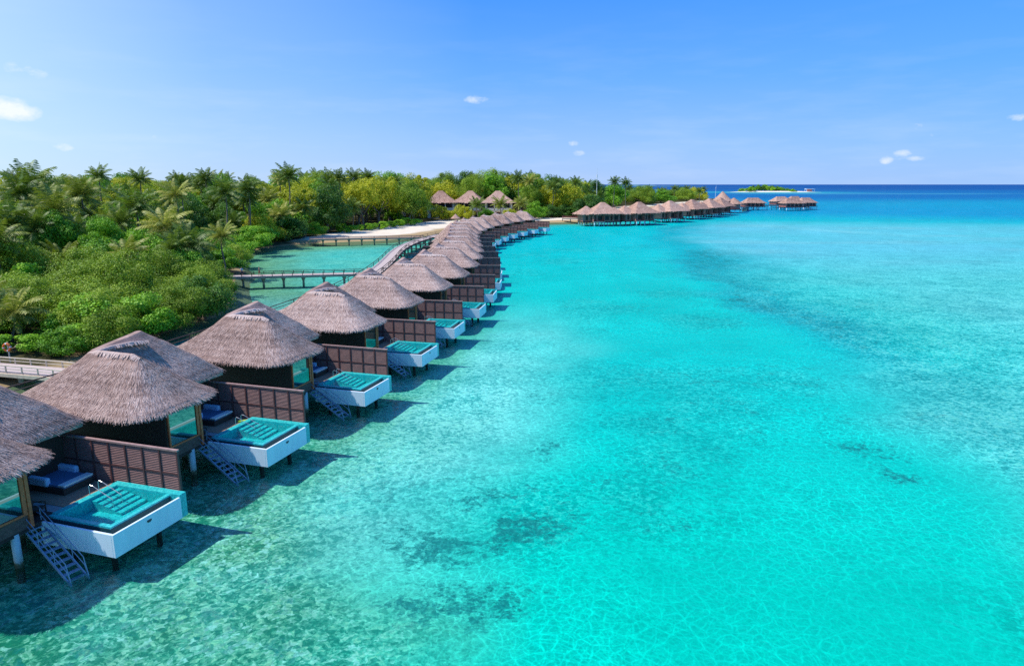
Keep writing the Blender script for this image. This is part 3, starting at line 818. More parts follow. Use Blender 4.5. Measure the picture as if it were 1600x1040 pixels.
# ------------------------------------------------------------------ boardwalk behind the row and footbridges
def strip_path(pts, w):
    out = []
    for j, p in enumerate(pts):
        a = Vector(pts[max(0, j - 1)]); c_ = Vector(pts[min(len(pts) - 1, j + 1)])
        d = (c_ - a).normalized(); nrm = Vector((d.y, -d.x))
        out.append((Vector(p) + nrm * w / 2, Vector(p) - nrm * w / 2))
    return out
def resample(pts, step):
    P = [Vector(p) for p in pts]; out = [P[0]]; 
    for a, b_ in zip(P, P[1:]):
        n_ = max(1, int(round((b_ - a).length / step)))
        out += [a.lerp(b_, (j + 1) / n_) for j in range(n_)]
    return out
def make_walk(name, pts, w, zd, label, cat, post_step, rail_h, rail_mat, deck_mat, side_mat, pile_step, pile_caps, sides=(0, 1), group=None, max_posts=48):
    P = resample([(p[0], p[1]) for p in pts], 2.0)
    root = empty(name, (P[0].x, P[0].y, 0)); o0 = Vector((P[0].x, P[0].y, 0))
    tag(root, label, cat, group)
    E = strip_path(P, w)
    b = MB(); n_ = len(E)
    for (l, r) in E:
        for z in (zd, zd - .12):
            b.v.append((l.x - o0.x, l.y - o0.y, z)); b.v.append((r.x - o0.x, r.y - o0.y, z))
    for j in range(n_ - 1):
        q = j * 4
        for f in ((q, q + 1, q + 5, q + 4), (q + 2, q + 6, q + 7, q + 3), (q, q + 4, q + 6, q + 2), (q + 1, q + 3, q + 7, q + 5)):
            b.f.append(f); b.mi.append(0)
    b.f += [(0, 2, 3, 1), (q + 4, q + 5, q + 7, q + 6)]; b.mi += [0, 0]
    b.build('deck', deck_mat, root)
    for side in (0, 1):
        b = MB()
        for j in range(n_ - 1):
            a = E[j][side]; c_ = E[j + 1][side]
            b.beam((a.x - o0.x, a.y - o0.y, zd - .3), (c_.x - o0.x, c_.y - o0.y, zd - .3), .3, .34)
        b.build('edge_beam', side_mat, root)
    pmsh = MB().box(-.05, .05, -.05, .05, 0, rail_h).mesh('post', rail_mat)
    for side in sides:
        rl = empty('railing'); rl.parent = root
        b = MB()
        for j in range(n_ - 1):
            a = E[j][side]; c_ = E[j + 1][side]
            for hh, th in ((rail_h, .09), (rail_h * .5, .05)):
                b.beam((a.x - o0.x, a.y - o0.y, zd + hh), (c_.x - o0.x, c_.y - o0.y, zd + hh), .1, th)
        b.build('handrail', rail_mat, rl)
        stp = max(1, int(round(post_step / 2.0)))
        js = list(range(0, n_, stp))
        while len(js) > max_posts: js = js[::2]
        for j in js:
            o = bpy.data.objects.new('post', pmsh); col.objects.link(o); o.parent = rl
            o.location = (E[j][side].x - o0.x, E[j][side].y - o0.y, zd)
    pl = MB(); pl.cyl((0, 0, -1.5), (0, 0, zd - .45), .22, .22, 10)
    if pile_caps:
        pl.tube([(0, 0, zd - 1.15), (0, 0, zd - .8), (0, 0, zd - .47)], [.24, .36, .62], 8)
    plm = pl.mesh('pile', side_mat)
    js = list(range(0, n_, max(1, int(round(pile_step / 2.0)))))[:60]
    for j in js:
        o = bpy.data.objects.new('pile', plm); col.objects.link(o); o.parent = root
        o.location = (P[j].x - o0.x, P[j].y - o0.y, 0)
    return root
main = [vloc(0, -26.0, -26), vloc(0, -26.0, -8)] + [vloc(i, -25.6, 3.0) for i in range(20)]
make_walk('boardwalk', main, 3.2, 1.9, 'long curved boardwalk behind the row of villas with dark rails', 'boardwalk', 4.0, .85, M['dark'], M['walk'], M['dark'], 6.0, False)
wbrd = ((-37.0, 61.2), (-44.5, 63.6), (-52, 65.5), (-62, 67.5), (-82, 70.0))
make_walk('footbridge', wbrd, 2.6, 1.4, 'pale wooden footbridge with cream rails beside the orange lifebuoy at left', 'footbridge', 2.0, .62, M['cream'], M['walk'], M['cream'], 4.0, False)
make_walk('footbridge', ((-29.5, 135.6), (-41, 133.4), (-52, 131.2), (-62, 129.5)), 2.4, 1.75, 'long footbridge on seven braced piles with two people at its island end', 'footbridge', 2.0, .65, M['dark'], M['walk'], M['beam'], 4.0, True)
make_walk('footbridge', ((-30, 232.8), (-42, 230.5), (-54, 227.5), (-66, 224)), 2.4, 1.6, 'low footbridge on short piles in front of the sandy beach', 'footbridge', 4.0, .5, M['rail_wood'], M['deck'], M['beam'], 4.0, True)
make_walk('footbridge', ((26, 356), (44, 352)), 2.4, 2.0, 'small reddish footbridge from the beach to the second row of villas', 'footbridge', 4.0, .9, M['wall_red'], M['thatch_far'], M['beam'], 4.0, False)
# lifebuoy on its stand
t = empty('lifebuoy', (-51.6, 68.0, 1.75)); tag(t, 'orange lifebuoy hung on a post by the pale footbridge', 'lifebuoy')
b = MB(); NN = 24
for j in range(NN):
    for a in range(10):
        A_ = 2 * PI * j / NN; B_ = 2 * PI * a / 10
        rr = .36 + .1 * math.cos(B_); b.v.append((rr * math.cos(A_), .1 * math.sin(B_) - .15, 1.0 + rr * math.sin(A_)))
for j in range(NN):
    for a in range(10):
        b.f.append((j * 10 + a, ((j + 1) % NN) * 10 + a, ((j + 1) % NN) * 10 + (a + 1) % 10, j * 10 + (a + 1) % 10)); b.mi.append(1 if j % 6 == 0 else 0)
b.build('ring', [M['orange'], M['white']], t, smooth=True)
b = MB(); b.box(-.05, .05, -.05, .05, -.6, 1.5); b.build('post', M['cream'], t)

# ------------------------------------------------------------------ villas of the second row
def simple_hip(cx, cy, ex, ey, ze, rx, ry, zr, seed, n=900, fr=500, mat='thatch_far'):
    return hip_roof((cx, cy), ex, ey, 1.0, ze, (cx, cy), rx, ry, zr, n, fr, seed, levels=7, strip=(.6, 1.3), sw=(.12, .28), fringe=(.2, .5))
def make_lagoon_villa():
    root = empty('lagoon_villa'); tag(root, 'x', 'villa', 'thatched lagoon villas of the second row')
    simple_hip(-7, 10, 7.8, 8.4, 5.2, .4, 1.0, 10.4, 21).build('thatch_roof', M['thatch_far'], root)
    simple_hip(-8, 2.0, 5.9, 5.4, 5.0, .3, .4, 8.6, 22).build('thatch_roof', M['thatch_far'], root)
    simple_hip(-8, 16.4, 5.2, 4.4, 5.0, .3, .3, 8.0, 23).build('thatch_roof', M['thatch_far'], root)
    b = MB(); b.box(-12, -3.4, -1, 5.4, 1.3, 5.2); b.box(-12, -2.6, 5.4, 14.6, 1.3, 5.3); b.box(-12, -5, 14.6, 18.6, 1.3, 5.2); b.build('wall', M['wall_red'], root)
    for (y0, y1, sx) in ((.2, 1.6, -3.4), (2.8, 4.6, -3.4), (6.2, 8.6, -2.6), (9.6, 12.0, -2.6), (12.6, 14.2, -2.6), (15.4, 17.6, -5)):
        w_ = MB(); w_.box(sx + .002, sx + .08, y0, y1, 1.9, 4.1)
        w_ = w_.build('window', M['frame'], root)
        b = MB(); b.box(sx + .08, sx + .1, y0 + .12, y1 - .12, 2.0, 4.0); b.build('pane', M['shade'], w_)
    b = MB(); b.box(-5, 0, 3.4, 9.0, 1.15, 1.38); b.build('deck', M['cream'], root)
    for (x0, x1, y0) in ((-5, -.4, 3.3), (-4, -.2, 8.95), (-5, -1.2, 13.4), (-6.5, -2.4, -1.3)):
        b = MB(); b.box(x0, x1, y0, y0 + .1, 1.38, 4.8); b.build('deck_screen', M['wall_red'], root)
    b = MB(); b.box(-12.1, -2.5, -1.1, 18.7, 1.0, 1.28); b.build('floor_beam', M['dark'], root)
    pm = MB().cyl((0, 0, -1.4), (0, 0, 1.15), .22, n=8).mesh('support_post', M['white'], True)
    for px in (-11.5, -7.5, -3.2):
        for py in (-.5, 2.4, 5.4, 8.4, 11.4, 14.4, 17.8):
            o = bpy.data.objects.new('support_post', pm); col.objects.link(o); o.parent = root; o.location = (px, py, 0)
    for (px, py) in ((-.3, 3.8), (-.3, 6.2), (-.3, 8.6)):
        o = bpy.data.objects.new('support_post', pm); col.objects.link(o); o.parent = root; o.location = (px, py, 0)
    return root
lv = make_lagoon_villa()
ROW2 = [(36, 331, 78), (58, 337, 62), (81, 362, 54), (102, 394, 50), (120, 419, 46), (135, 445, 44)]
LO = ['nearest of the second row, by the beach', 'second from the beach in the second row', 'third from the beach in the second row',
      'fourth from the beach in the second row', 'fifth from the beach in the second row', 'farthest of the second row']
for i, (px, py, a) in enumerate(ROW2):
    o = lv if i == 0 else dup(lv)
    o.location = (px, py, 0); o.rotation_euler = (0, 0, -R(a)); o['label'] = 'pink thatched lagoon villa with red brown walls, ' + LO[i]
# pavilions on stilts further out
def make_stilt_house():
    root = empty('stilt_pavilion'); tag(root, 'x', 'pavilion', 'stilt pavilions beyond the second row')
    simple_hip(-6, 0, 5.2, 9.2, 5.0, .3, 4.4, 8.8, 31).build('thatch_roof', M['thatch_far'], root)
    b = MB(); b.box(-10.2, -1.8, -8, 8, 2.2, 5.4); b.build('wall', M['wall_red'], root)
    for y0 in (-7, -3.6, .2, 3.6):
        w_ = MB(); w_.box(-1.8, -1.7, y0, y0 + 2.6, 2.5, 4.7); w_ = w_.build('window', M['frame'], root)
        b = MB(); b.box(-1.7, -1.66, y0 + .15, y0 + 2.45, 2.6, 4.6); b.build('pane', M['shade'], w_)
    b = MB(); b.box(-10.4, -.4, -8.4, 8.4, 1.9, 2.18); b.build('deck', M['dark'], root)
    pm = MB().cyl((0, 0, -1.4), (0, 0, 1.9), .25, n=8).mesh('support_post', M['white'], True)
    for px in (-9.5, -.8):
        for j in range(8):
            o = bpy.data.objects.new('support_post', pm); col.objects.link(o); o.parent = root; o.location = (px, -7.8 + j * 2.2, 0)
    return root
sh_ = make_stilt_house()
for i, (px, py, a, lab) in enumerate([(189, 536, 78, 'single thatched pavilion on white stilts left of the outer cluster'),
                                      (216, 527, 75, 'thatched stilt pavilion at the front left of the outer cluster'),
                                      (235, 545, 62, 'thatched stilt pavilion at the front right of the outer cluster'),
                                      (232, 590, 70, 'thatched stilt pavilion behind the front left one of the outer cluster'),
                                      (251, 606, 60, 'thatched stilt pavilion at the far right end of the outer cluster')]):
    o = sh_ if i == 0 else dup(sh_)
    o.location = (px, py, 0); o.rotation_euler = (0, 0, -R(a)); o['label'] = lab
# round restaurant hut with a tall two tier cone
t = empty('round_restaurant', (150, 496, 0)); tag(t, 'tall conical thatched hut at the end of the second row', 'hut')
b = hip_roof((0, 0), 7.5, 7.5, 7.4, 7.4, (0, 0), .4, .4, 14.0, 900, 400, 41, levels=7, strip=(.6, 1.3), sw=(.15, .3)); b.build('thatch_roof', M['thatch_far'], t)
b = hip_roof((7, -4), 6.5, 6.5, 6.4, 5.6, (7, -4), .5, .5, 9.6, 700, 400, 42, levels=6, strip=(.6, 1.3), sw=(.15, .3)); b.build('thatch_roof', M['thatch_far'], t)
b = MB(); b.cyl((0, 0, 1.9), (0, 0, 8.6), 5.4, n=14); b.cyl((7, -4, 1.9), (7, -4, 6.2), 4.6, n=14); b.build('wall', M['wall_red'], t)
b = MB(); b.cyl((3, -2, 1.5), (3, -2, 1.9), 10.5, n=18); b.build('deck', M['dark'], t)
pm = MB().cyl((0, 0, -1.4), (0, 0, 1.5), .25, n=8).mesh('support_post', M['white'], True)
for j in range(10):
    a = j * 2 * PI / 10; o = bpy.data.objects.new('support_post', pm); col.objects.link(o); o.parent = t; o.location = (3 + 9.5 * math.cos(a), -2 + 9.5 * math.sin(a), 0)
make_walk('boardwalk', ((168, 506), (186, 546), (214, 552), (246, 575), (268, 640)), 2.5, 2.6, 'dark stilt boardwalk linking the outer pavilions', 'boardwalk', 6, 1.0, M['dark'], M['dark'], M['beam'], 4, False)

# ------------------------------------------------------------------ two storey beach houses
def make_house():
    root = empty('beach_house'); tag(root, 'x', 'house', 'two storey thatched houses behind the beach')
    hip_roof((0, 0), 9.6, 8.6, 1.0, 9.6, (0, 0), 1.2, .5, 15.6, 1300, 700, 51, levels=8, strip=(.6, 1.4), sw=(.14, .3), concave=.09).build('thatch_roof', M['thatch_far'], root)
    b = MB(); b.box(-7, 7, -5.4, 6, 1.2, 10.6); b.build('wall', M['housewall'], root)
    b = MB(); b.box(-5.9, 5.9, -5.45, -5.4, 6.2, 9.4); b.build('balcony_opening', M['shade'], root)
    b = MB(); b.box(-7.2, 7.2, -7.0, -5.46, 5.4, 5.8); b.build('balcony', M['housewall'], root)
    b = MB(); b.box(-7.2, 7.2, -7.0, -6.88, 5.8, 6.8); b.build('balcony_wall', M['housewall'], root)
    for x0 in (-5.6, -1.4, 2.8):
        w_ = MB(); w_.box(x0, x0 + 2.8, -5.47, -5.4, 1.6, 4.6); w_ = w_.build('door', M['frame'], root)
        b = MB(); b.box(x0 + .2, x0 + 2.6, -5.5, -5.47, 1.7, 4.4); b.build('pane', M['shade'], w_)
    cm = MB().box(-.25, .25, -.25, .25, 1.2, 10).mesh('column', M['housewall'])
    for px in (-6.9, -2.3, 2.3, 6.9):
        o = bpy.data.objects.new('column', cm); col.objects.link(o); o.parent = root; o.location = (px, -6.75, 0)
    return root
hs = make_house()
for i, (px, py, a, lab) in enumerate([(-7.5, 372, 4, 'two storey thatched beach house, right-hand end of the group'),
                                      (-22.5, 378, -6, 'two storey thatched beach house, second from the right'),
                                      (-38.5, 376, 6, 'two storey thatched beach house, second from the left'),
                                      (-53, 392, -8, 'two storey thatched beach house half hidden by trees at the left')]):
    o = hs if i == 0 else dup(hs)
    o.location = (px, py, 0); o.rotation_euler = (0, 0, R(a)); o['label'] = lab
t = empty('beach_shelter', (-27, 331, 1.3)); tag(t, 'small round thatched sunshade at the back of the beach', 'sunshade')
hip_roof((0, 0), 2.3, 2.3, 2.25, 1.9, (0, 0), .1, .1, 3.9, 250, 200, 61, levels=5).build('thatch_roof', M['thatch_far'], t)
b = MB(); b.cyl((0, 0, -.2), (0, 0, 3.5), .12); b.build('pole', M['bark'], t)

# masts
for (px, py, z0, h, lab) in ((51.5, 424, 1, 27.5, 'tall thin white mast rising above the palms'), (206, 705, 1, 17.5, 'thin white pole above the trees at the right end of the island')):
    t = empty('antenna_mast', (px, py, z0)); tag(t, lab, 'mast')
    b = MB(); b.cyl((0, 0, 0), (0, 0, h), .28, .07, 6); b.build('mast_pole', M['mast'], t)
    b = MB(); b.cyl((0, 0, h * .8), (0, 0, h * .86), .32, .32, 8); b.build('collar', M['mast'], t)

# ------------------------------------------------------------------ vegetation
LEAF = {
    'fine': leaf_mat('fine_green_leaf', (0.060, 0.131, 0.011), (0.227, 0.368, 0.022), (0.479, 0.614, 0.050)),
    'broad': leaf_mat('broad_green_leaf', (0.047, 0.146, 0.011), (0.147, 0.384, 0.017), (0.399, 0.707, 0.042)),
    'dark': leaf_mat('dark_green_leaf', (0.021, 0.077, 0.014), (0.067, 0.192, 0.025), (0.173, 0.353, 0.042)),
    'gold': leaf_mat('golden_green_leaf', (0.160, 0.215, 0.009), (0.466, 0.506, 0.017), (0.799, 0.737, 0.042)),
    'lime': leaf_mat('lime_leaf', (0.094, 0.246, 0.011), (0.266, 0.569, 0.021), (0.560, 0.800, 0.056)),
    'palm': leaf_mat('palm_frond', (0.022, 0.060, 0.010), (0.075, 0.150, 0.018), (0.26, 0.34, 0.06)),
    'palmy': leaf_mat('yellow_palm_frond', (0.06, 0.10, 0.014), (0.22, 0.27, 0.03), (0.62, 0.55, 0.13)),
}
def broad_crown(seed, rx, ry, rz, clumps, leaves, lsize, droop=0.2):
    rnd = random.Random(seed); b = MB()
    cs = []
    for i in range(clumps):
        a = rnd.random() * 2 * PI; u = rnd.uniform(-0.35, 1.0)
        rr = math.sqrt(max(0, 1 - u * u)) * rnd.uniform(.72, 1.02)
        sc = rnd.uniform(.66, 1.06)
        cs.append((Vector((rx * rr * math.cos(a) * sc, ry * rr * math.sin(a) * sc, rz * (u * sc))), rnd.uniform(.14, .46) * rx))
    for c, r in cs:
        for _ in range(leaves):
            d = Vector((rnd.gauss(0, 1), rnd.gauss(0, 1), rnd.gauss(0.25, 1))).normalized()
            p = c + Vector((d.x * r, d.y * r, d.z * r * .8)) * rnd.uniform(.55, 1.05)
            nrm = (d + Vector((rnd.gauss(0, .5), rnd.gauss(0, .5), rnd.gauss(.35, .5)))).normalized()
            t1 = nrm.cross(Vector((rnd.gauss(0, 1), rnd.gauss(0, 1), rnd.gauss(0, 1)))).normalized(); t2 = nrm.cross(t1)
            s = lsize * rnd.uniform(.6, 1.3)
            a_ = t1 * s; w_ = t2 * s * .42
            b.quad(p - a_ * .5, p + w_ - a_ * .05 + nrm * .04 * s, p + a_ * .55 - Vector((0, 0, droop * s)), p - w_ - a_ * .05 + nrm * .04 * s)
    return b
def trunk_mesh(seed, h, r, spread):
    rnd = random.Random(seed); b = MB()
    b.tube([(0, 0, -1.0), (0.05, 0, h * .25), (.1 * rnd.uniform(-1, 1), .1, h * .5)], [r * 1.25, r, r * .8], 8)
    for i in range(5):
        a = i * 2 * PI / 5 + rnd.random()
        b.tube([(0, 0, h * rnd.uniform(.3, .45)), (spread * .45 * math.cos(a), spread * .45 * math.sin(a), h * .68), (spread * .8 * math.cos(a), spread * .8 * math.sin(a), h * rnd.uniform(.85, 1.0))], [r * .5, r * .34, r * .1], 6)
    return b
# prototypes with unit size: crown about 1 wide (radius), standing on a trunk
PROTO = {}
def broad_proto(key, leaf, seed, rz, clumps, leaves, lsize, h):
    PROTO[key] = (broad_crown(seed, 1, 1, rz, clumps, leaves, lsize).mesh('crown', LEAF[leaf]), trunk_mesh(seed, h, .07, .7).mesh('trunk', M['bark'], True), h)
for j in range(3):
    broad_proto(('fine', j), 'fine', 100 + j, .80, 44, 620, .036, 1.0)
for j in range(2):
    broad_proto(('broad', j), 'broad', 110 + j, .78, 32, 420, .062, .95)
    broad_proto(('dark', j), 'dark', 120 + j, .84, 32, 420, .055, 1.05)
    broad_proto(('gold', j), 'gold', 130 + j, .78, 34, 420, .05, 1.0)
broad_proto(('lime', 0), 'lime', 140, .8, 26, 380, .075, .9)
def palm_crown(seed, n, L, droopy):
    rnd = random.Random(seed); b = MB()
    for i in range(n):
        az = i * 2.39996 + rnd.uniform(-.2, .2)
        q = i / (n - 1)
        el = R(78 - 100 * q + rnd.uniform(-9, 9))
        ln = L * rnd.uniform(.82, 1.08) * (0.8 + .25 * math.sin(PI * min(1, q + .25)))
        d = Vector((math.cos(az) * math.cos(el), math.sin(az) * math.cos(el), math.sin(el)))
        side = Vector((-math.sin(az), math.cos(az), 0))
        ns = 11
        pts = []
        p = Vector((0, 0, 0)); dd = d.copy()
        for s in range(ns + 1):
            pts.append((p.copy(), dd.copy()))
            p = p + dd * (ln / ns)
            dd = (dd + Vector((0, 0, -droopy * (0.35 + 1.0 * s / ns) * (1.0 - .5 * max(0, -dd.z))))).normalized()
        for s in range(ns):
            (p0, d0), (p1, d1) = pts[s], pts[s + 1]
            u0 = s / ns
            w0 = .028 * (1 - u0) + .008
            b.quad(p0 - side * w0, p0 + side * w0, p1 + side * w0 * .8, p1 - side * w0 * .8)
            for half in (0, .5):
                pp = p0.lerp(p1, half); uu = (s + half) / ns
                if uu < .08: continue
                ll = ln * .27 * (math.sin(PI * (uu * .85 + .12)) ** .7)
                for sg in (-1, 1):
                    upn = side.cross(d0)
                    tip = pp + (side * sg * .78 + d0 * .55 + Vector((0, 0, -.42 - .3 * rnd.random()))).normalized() * ll * rnd.uniform(.85, 1.1)
                    mid = pp.lerp(tip, .5) + Vector((0, 0, .05 * ll))
                    wv = d0 * ln * .019
                    b.quad(pp - wv * .5, pp + wv * .7, mid + wv, mid - wv); b.quad(mid - wv, mid + wv, tip + wv * .15, tip - wv * .15)
    for _ in range(7):
        a = rnd.random() * 2 * PI
        c = Vector((.22 * math.cos(a), .22 * math.sin(a), -.3 - .15 * rnd.random()))
        b.cyl(c - Vector((0, 0, .13)), c + Vector((0, 0, .13)), .12, .07, 6, m=1)
    return b
PC = {'palm': [palm_crown(200 + j, 28, 4.2, .125 + .02 * j).mesh('crown', [LEAF['palm'], M['bark']]) for j in range(4)],
      'palmy': [palm_crown(220 + j, 26, 4.2, .14).mesh('crown', [LEAF['palmy'], M['bark']]) for j in range(2)]}
PT = []
for j in range(3):
    rnd = random.Random(300 + j); lean = rnd.uniform(.3, 1.1); b = MB()
    pts = [(lean * (1 - (q / 6)) ** 2, .25 * math.sin(q), -1.0 + 11 * q / 6) for q in range(7)]
    b.tube([(x_ - 0, y_ - .25 * math.sin(6), z_) for x_, y_, z_ in pts], [.24, .19, .17, .16, .15, .14, .14], 8)
    PT.append(b.mesh('trunk', M['bark'], True))

def zone(x, y):
    if y < 112: return 'in the dense grove behind the nearest villas'
    if y < 170: return 'near the island end of the long footbridge'
    if y < 245: return 'beyond the small lagoon behind the boardwalk'
    if x < 44 and y < 430: return 'around the two storey beach houses'
    if y < 1000: return 'behind the second row of villas'
    return 'on the small sandy islet near the horizon'
KINDLAB = {'fine': 'fine leaved olive green tree', 'broad': 'bright green large leaved tree', 'dark': 'dark green rounded tree', 'gold': 'golden green flowering tree',
           'lime': 'lime green leafy bush', 'palm': 'green coconut palm with drooping fronds', 'palmy': 'coconut palm with yellowing fronds'}
ntree = [0]
def link(name, mesh, parent, loc=(0, 0, 0), scale=(1, 1, 1), rz=0):
    o = bpy.data.objects.new(name, mesh); col.objects.link(o); o.parent = parent; o.location = loc; o.scale = scale; o.rotation_euler = (0, 0, rz); return o
def put_broad(kind, x, y, z0, top, rad, rnd, label=None):
    """tree standing at x, y whose crown tops out at height top"""
    js = [q for q in PROTO if q[0] == kind]; key = rnd.choice(js)
    cm, tm, h = PROTO[key]
    root = empty('bush' if kind == 'lime' else 'broadleaf_tree', (x, y, z0), rnd.random() * 6.28)
    lab = label or '%s %s' % (KINDLAB[kind], zone(x, y))
    tag(root, lab, 'bush' if kind == 'lime' else 'tree', None if label else KINDLAB[kind] + 's ' + zone(x, y))
    H_ = max(1.2, top - z0)
    rzs = max(.5, min(1.0, H_ * .62 / rad))
    cz = H_ - rad * rzs * 1.0
    link('crown', cm, root, (0, 0, cz), (rad, rad, rad * rzs * rnd.uniform(1.05, 1.25)))
    link('trunk', tm, root, (0, 0, 0), (rad, rad, max(.6, cz / h)))
    ntree[0] += 1
def put_palm(kind, x, y, z0, top, sc, rnd, label=None):
    root = empty('coconut_palm', (x, y, z0), rnd.random() * 6.28)
    lab = label or '%s %s' % (KINDLAB[kind], zone(x, y))
    tag(root, lab, 'palm tree', None if label else KINDLAB[kind] + ' ' + zone(x, y))
    cz = top - z0 - 2.4 * sc
    c = link('crown', rnd.choice(PC[kind]), root, (0, 0, cz), (sc, sc, sc), rnd.random() * 6.28)
    c.rotation_euler = (rnd.uniform(-.15, .15), rnd.uniform(-.15, .15), rnd.random() * 6.28)
    link('trunk', rnd.choice(PT), root, (0, 0, 0), (sc, sc, max(.3, cz / 10.0)))
    ntree[0] += 1

HOUSES = [(-7.5, 372), (-22.5, 378), (-38.5, 376), (-53, 392)]
def htop(x, y, d):
    h = np.interp(y, [50, 75, 100, 130, 170, 200, 300, 400, 500, 700, 900], [3.6, 5.4, 8.6, 11.5, 15.0, 18.3, 22.0, 23.5, 19, 15, 13.5])
    if x < -62 and y < 245: h = min(h, 16.2)
    return float(min(h, 3.4 + d * .42 + max(0, (y - 150)) * .03))
rnd = random.Random(77)
placed = []
tries = 0
cand = []
while tries < 60000:
    tries += 1
    u = rnd.random() ** 1.7
    y_ = 52 + u * 660
    x_ = rnd.uniform(-.80 * y_ - 6, min(230, 60 + .25 * y_))
    if x_ < -.79 * y_ - 4: continue
    if (y_ > 470 and x_ < 0) : continue
    cand.append((x_, y_))
CA = np.array(cand); CD = sdist(CA); CB = inpoly(CA, BP)
acc = np.zeros((0, 3))
for (x_, y_), d, onb in zip(cand, CD, CB):
    if len(placed) > 330: break
    if d < (5.0 if 96 < y_ < 142 else 1.5 if y_ < 240 else 3.0 if y_ < 430 else 24) or onb: continue
    if y_ < 68.5 or (y_ < 78 and x_ < -45) or (y_ < 130 and d > 46): continue
    if 130 <= y_ < 250 and d > 110: continue
    if y_ >= 250 and d > 95 and x_ < 40: continue
    if x_ > 44 and (d > 75 or y_ > 500): continue
    # keep the pale footbridge and the houses in the open
    if 60 < y_ < 75 and x_ > -72 and abs(y_ - (64.5 + (-44.5 - x_) * .25)) < 3.6: continue
    if any(abs(x_ - hx_ * y_ / hy_) < 8.5 and -46 < y_ - hy_ < 9 for hx_, hy_ in HOUSES): continue
    if abs(x_ + 27) < 6 and 318 < y_ < 340: continue
    sp_ = (5.6 if y_ < 120 else 4.4) + max(0, y_ - 120) * .0225
    if len(acc) and (np.hypot(acc[:, 0] - x_, acc[:, 1] - y_) < sp_).any(): continue
    acc = np.vstack([acc, (x_, y_, sp_)])
    placed.append((x_, y_, d, sp_))
rb = random.Random(5)
nb_ = 0
while nb_ < 46:
    y_ = rb.uniform(470, 905); x_ = rb.uniform(40, 285)
    d = float(sdist([(x_, y_)])[0])
    if not 16 < d < 62: continue
    if (np.hypot(acc[:, 0] - x_, acc[:, 1] - y_) < 10.5).any(): continue
    acc = np.vstack([acc, (x_, y_, 12)]); placed.append((x_, y_, d, 12.5)); nb_ += 1
nk = {}
for (x_, y_, d, sp_) in placed:
    z0 = float(ground_z(d))
    top = htop(x_, y_, max(d, 40) if y_ > 460 else d) * (rnd.uniform(.75, 1.3) if y_ < 125 else rnd.uniform(.84, 1.06))
    u = rnd.random()
    if y_ < 112:
        kind = 'fine' if u < .56 else 'broad' if u < .74 else 'dark' if u < .86 else 'lime' if u < .94 else 'palm'
        if y_ < 72 and x_ < -48: kind = 'lime' if u < .45 else 'broad' if u < .8 else 'palm'
    elif y_ < 245:
        kind = 'palm' if u < .24 else 'palmy' if u < .30 else 'fine' if u < .48 else 'gold' if u < .68 else 'broad' if u < .86 else 'dark'
    elif x_ < 44:
        kind = 'palm' if u < .22 else 'palmy' if u < .28 else 'gold' if u < .62 else 'fine' if u < .78 else 'dark' if u < .9 else 'broad'
    else:
        kind = 'palm' if u < .45 else 'dark' if u < .66 else 'fine' if u < .82 else 'gold' if u < .92 else 'broad'
    if d < 5 and kind in ('palm', 'palmy', 'gold'): kind = 'broad'
    if kind in ('palm', 'palmy'):
        put_palm(kind, x_, y_, z0, top + rnd.uniform(.8, 3.0), min(1.45, .85 + y_ * .0016), rnd)
    else:
        rad = sp_ * rnd.uniform(.80, 1.15)
        put_broad(kind, x_, y_, z0, top, rad, rnd)
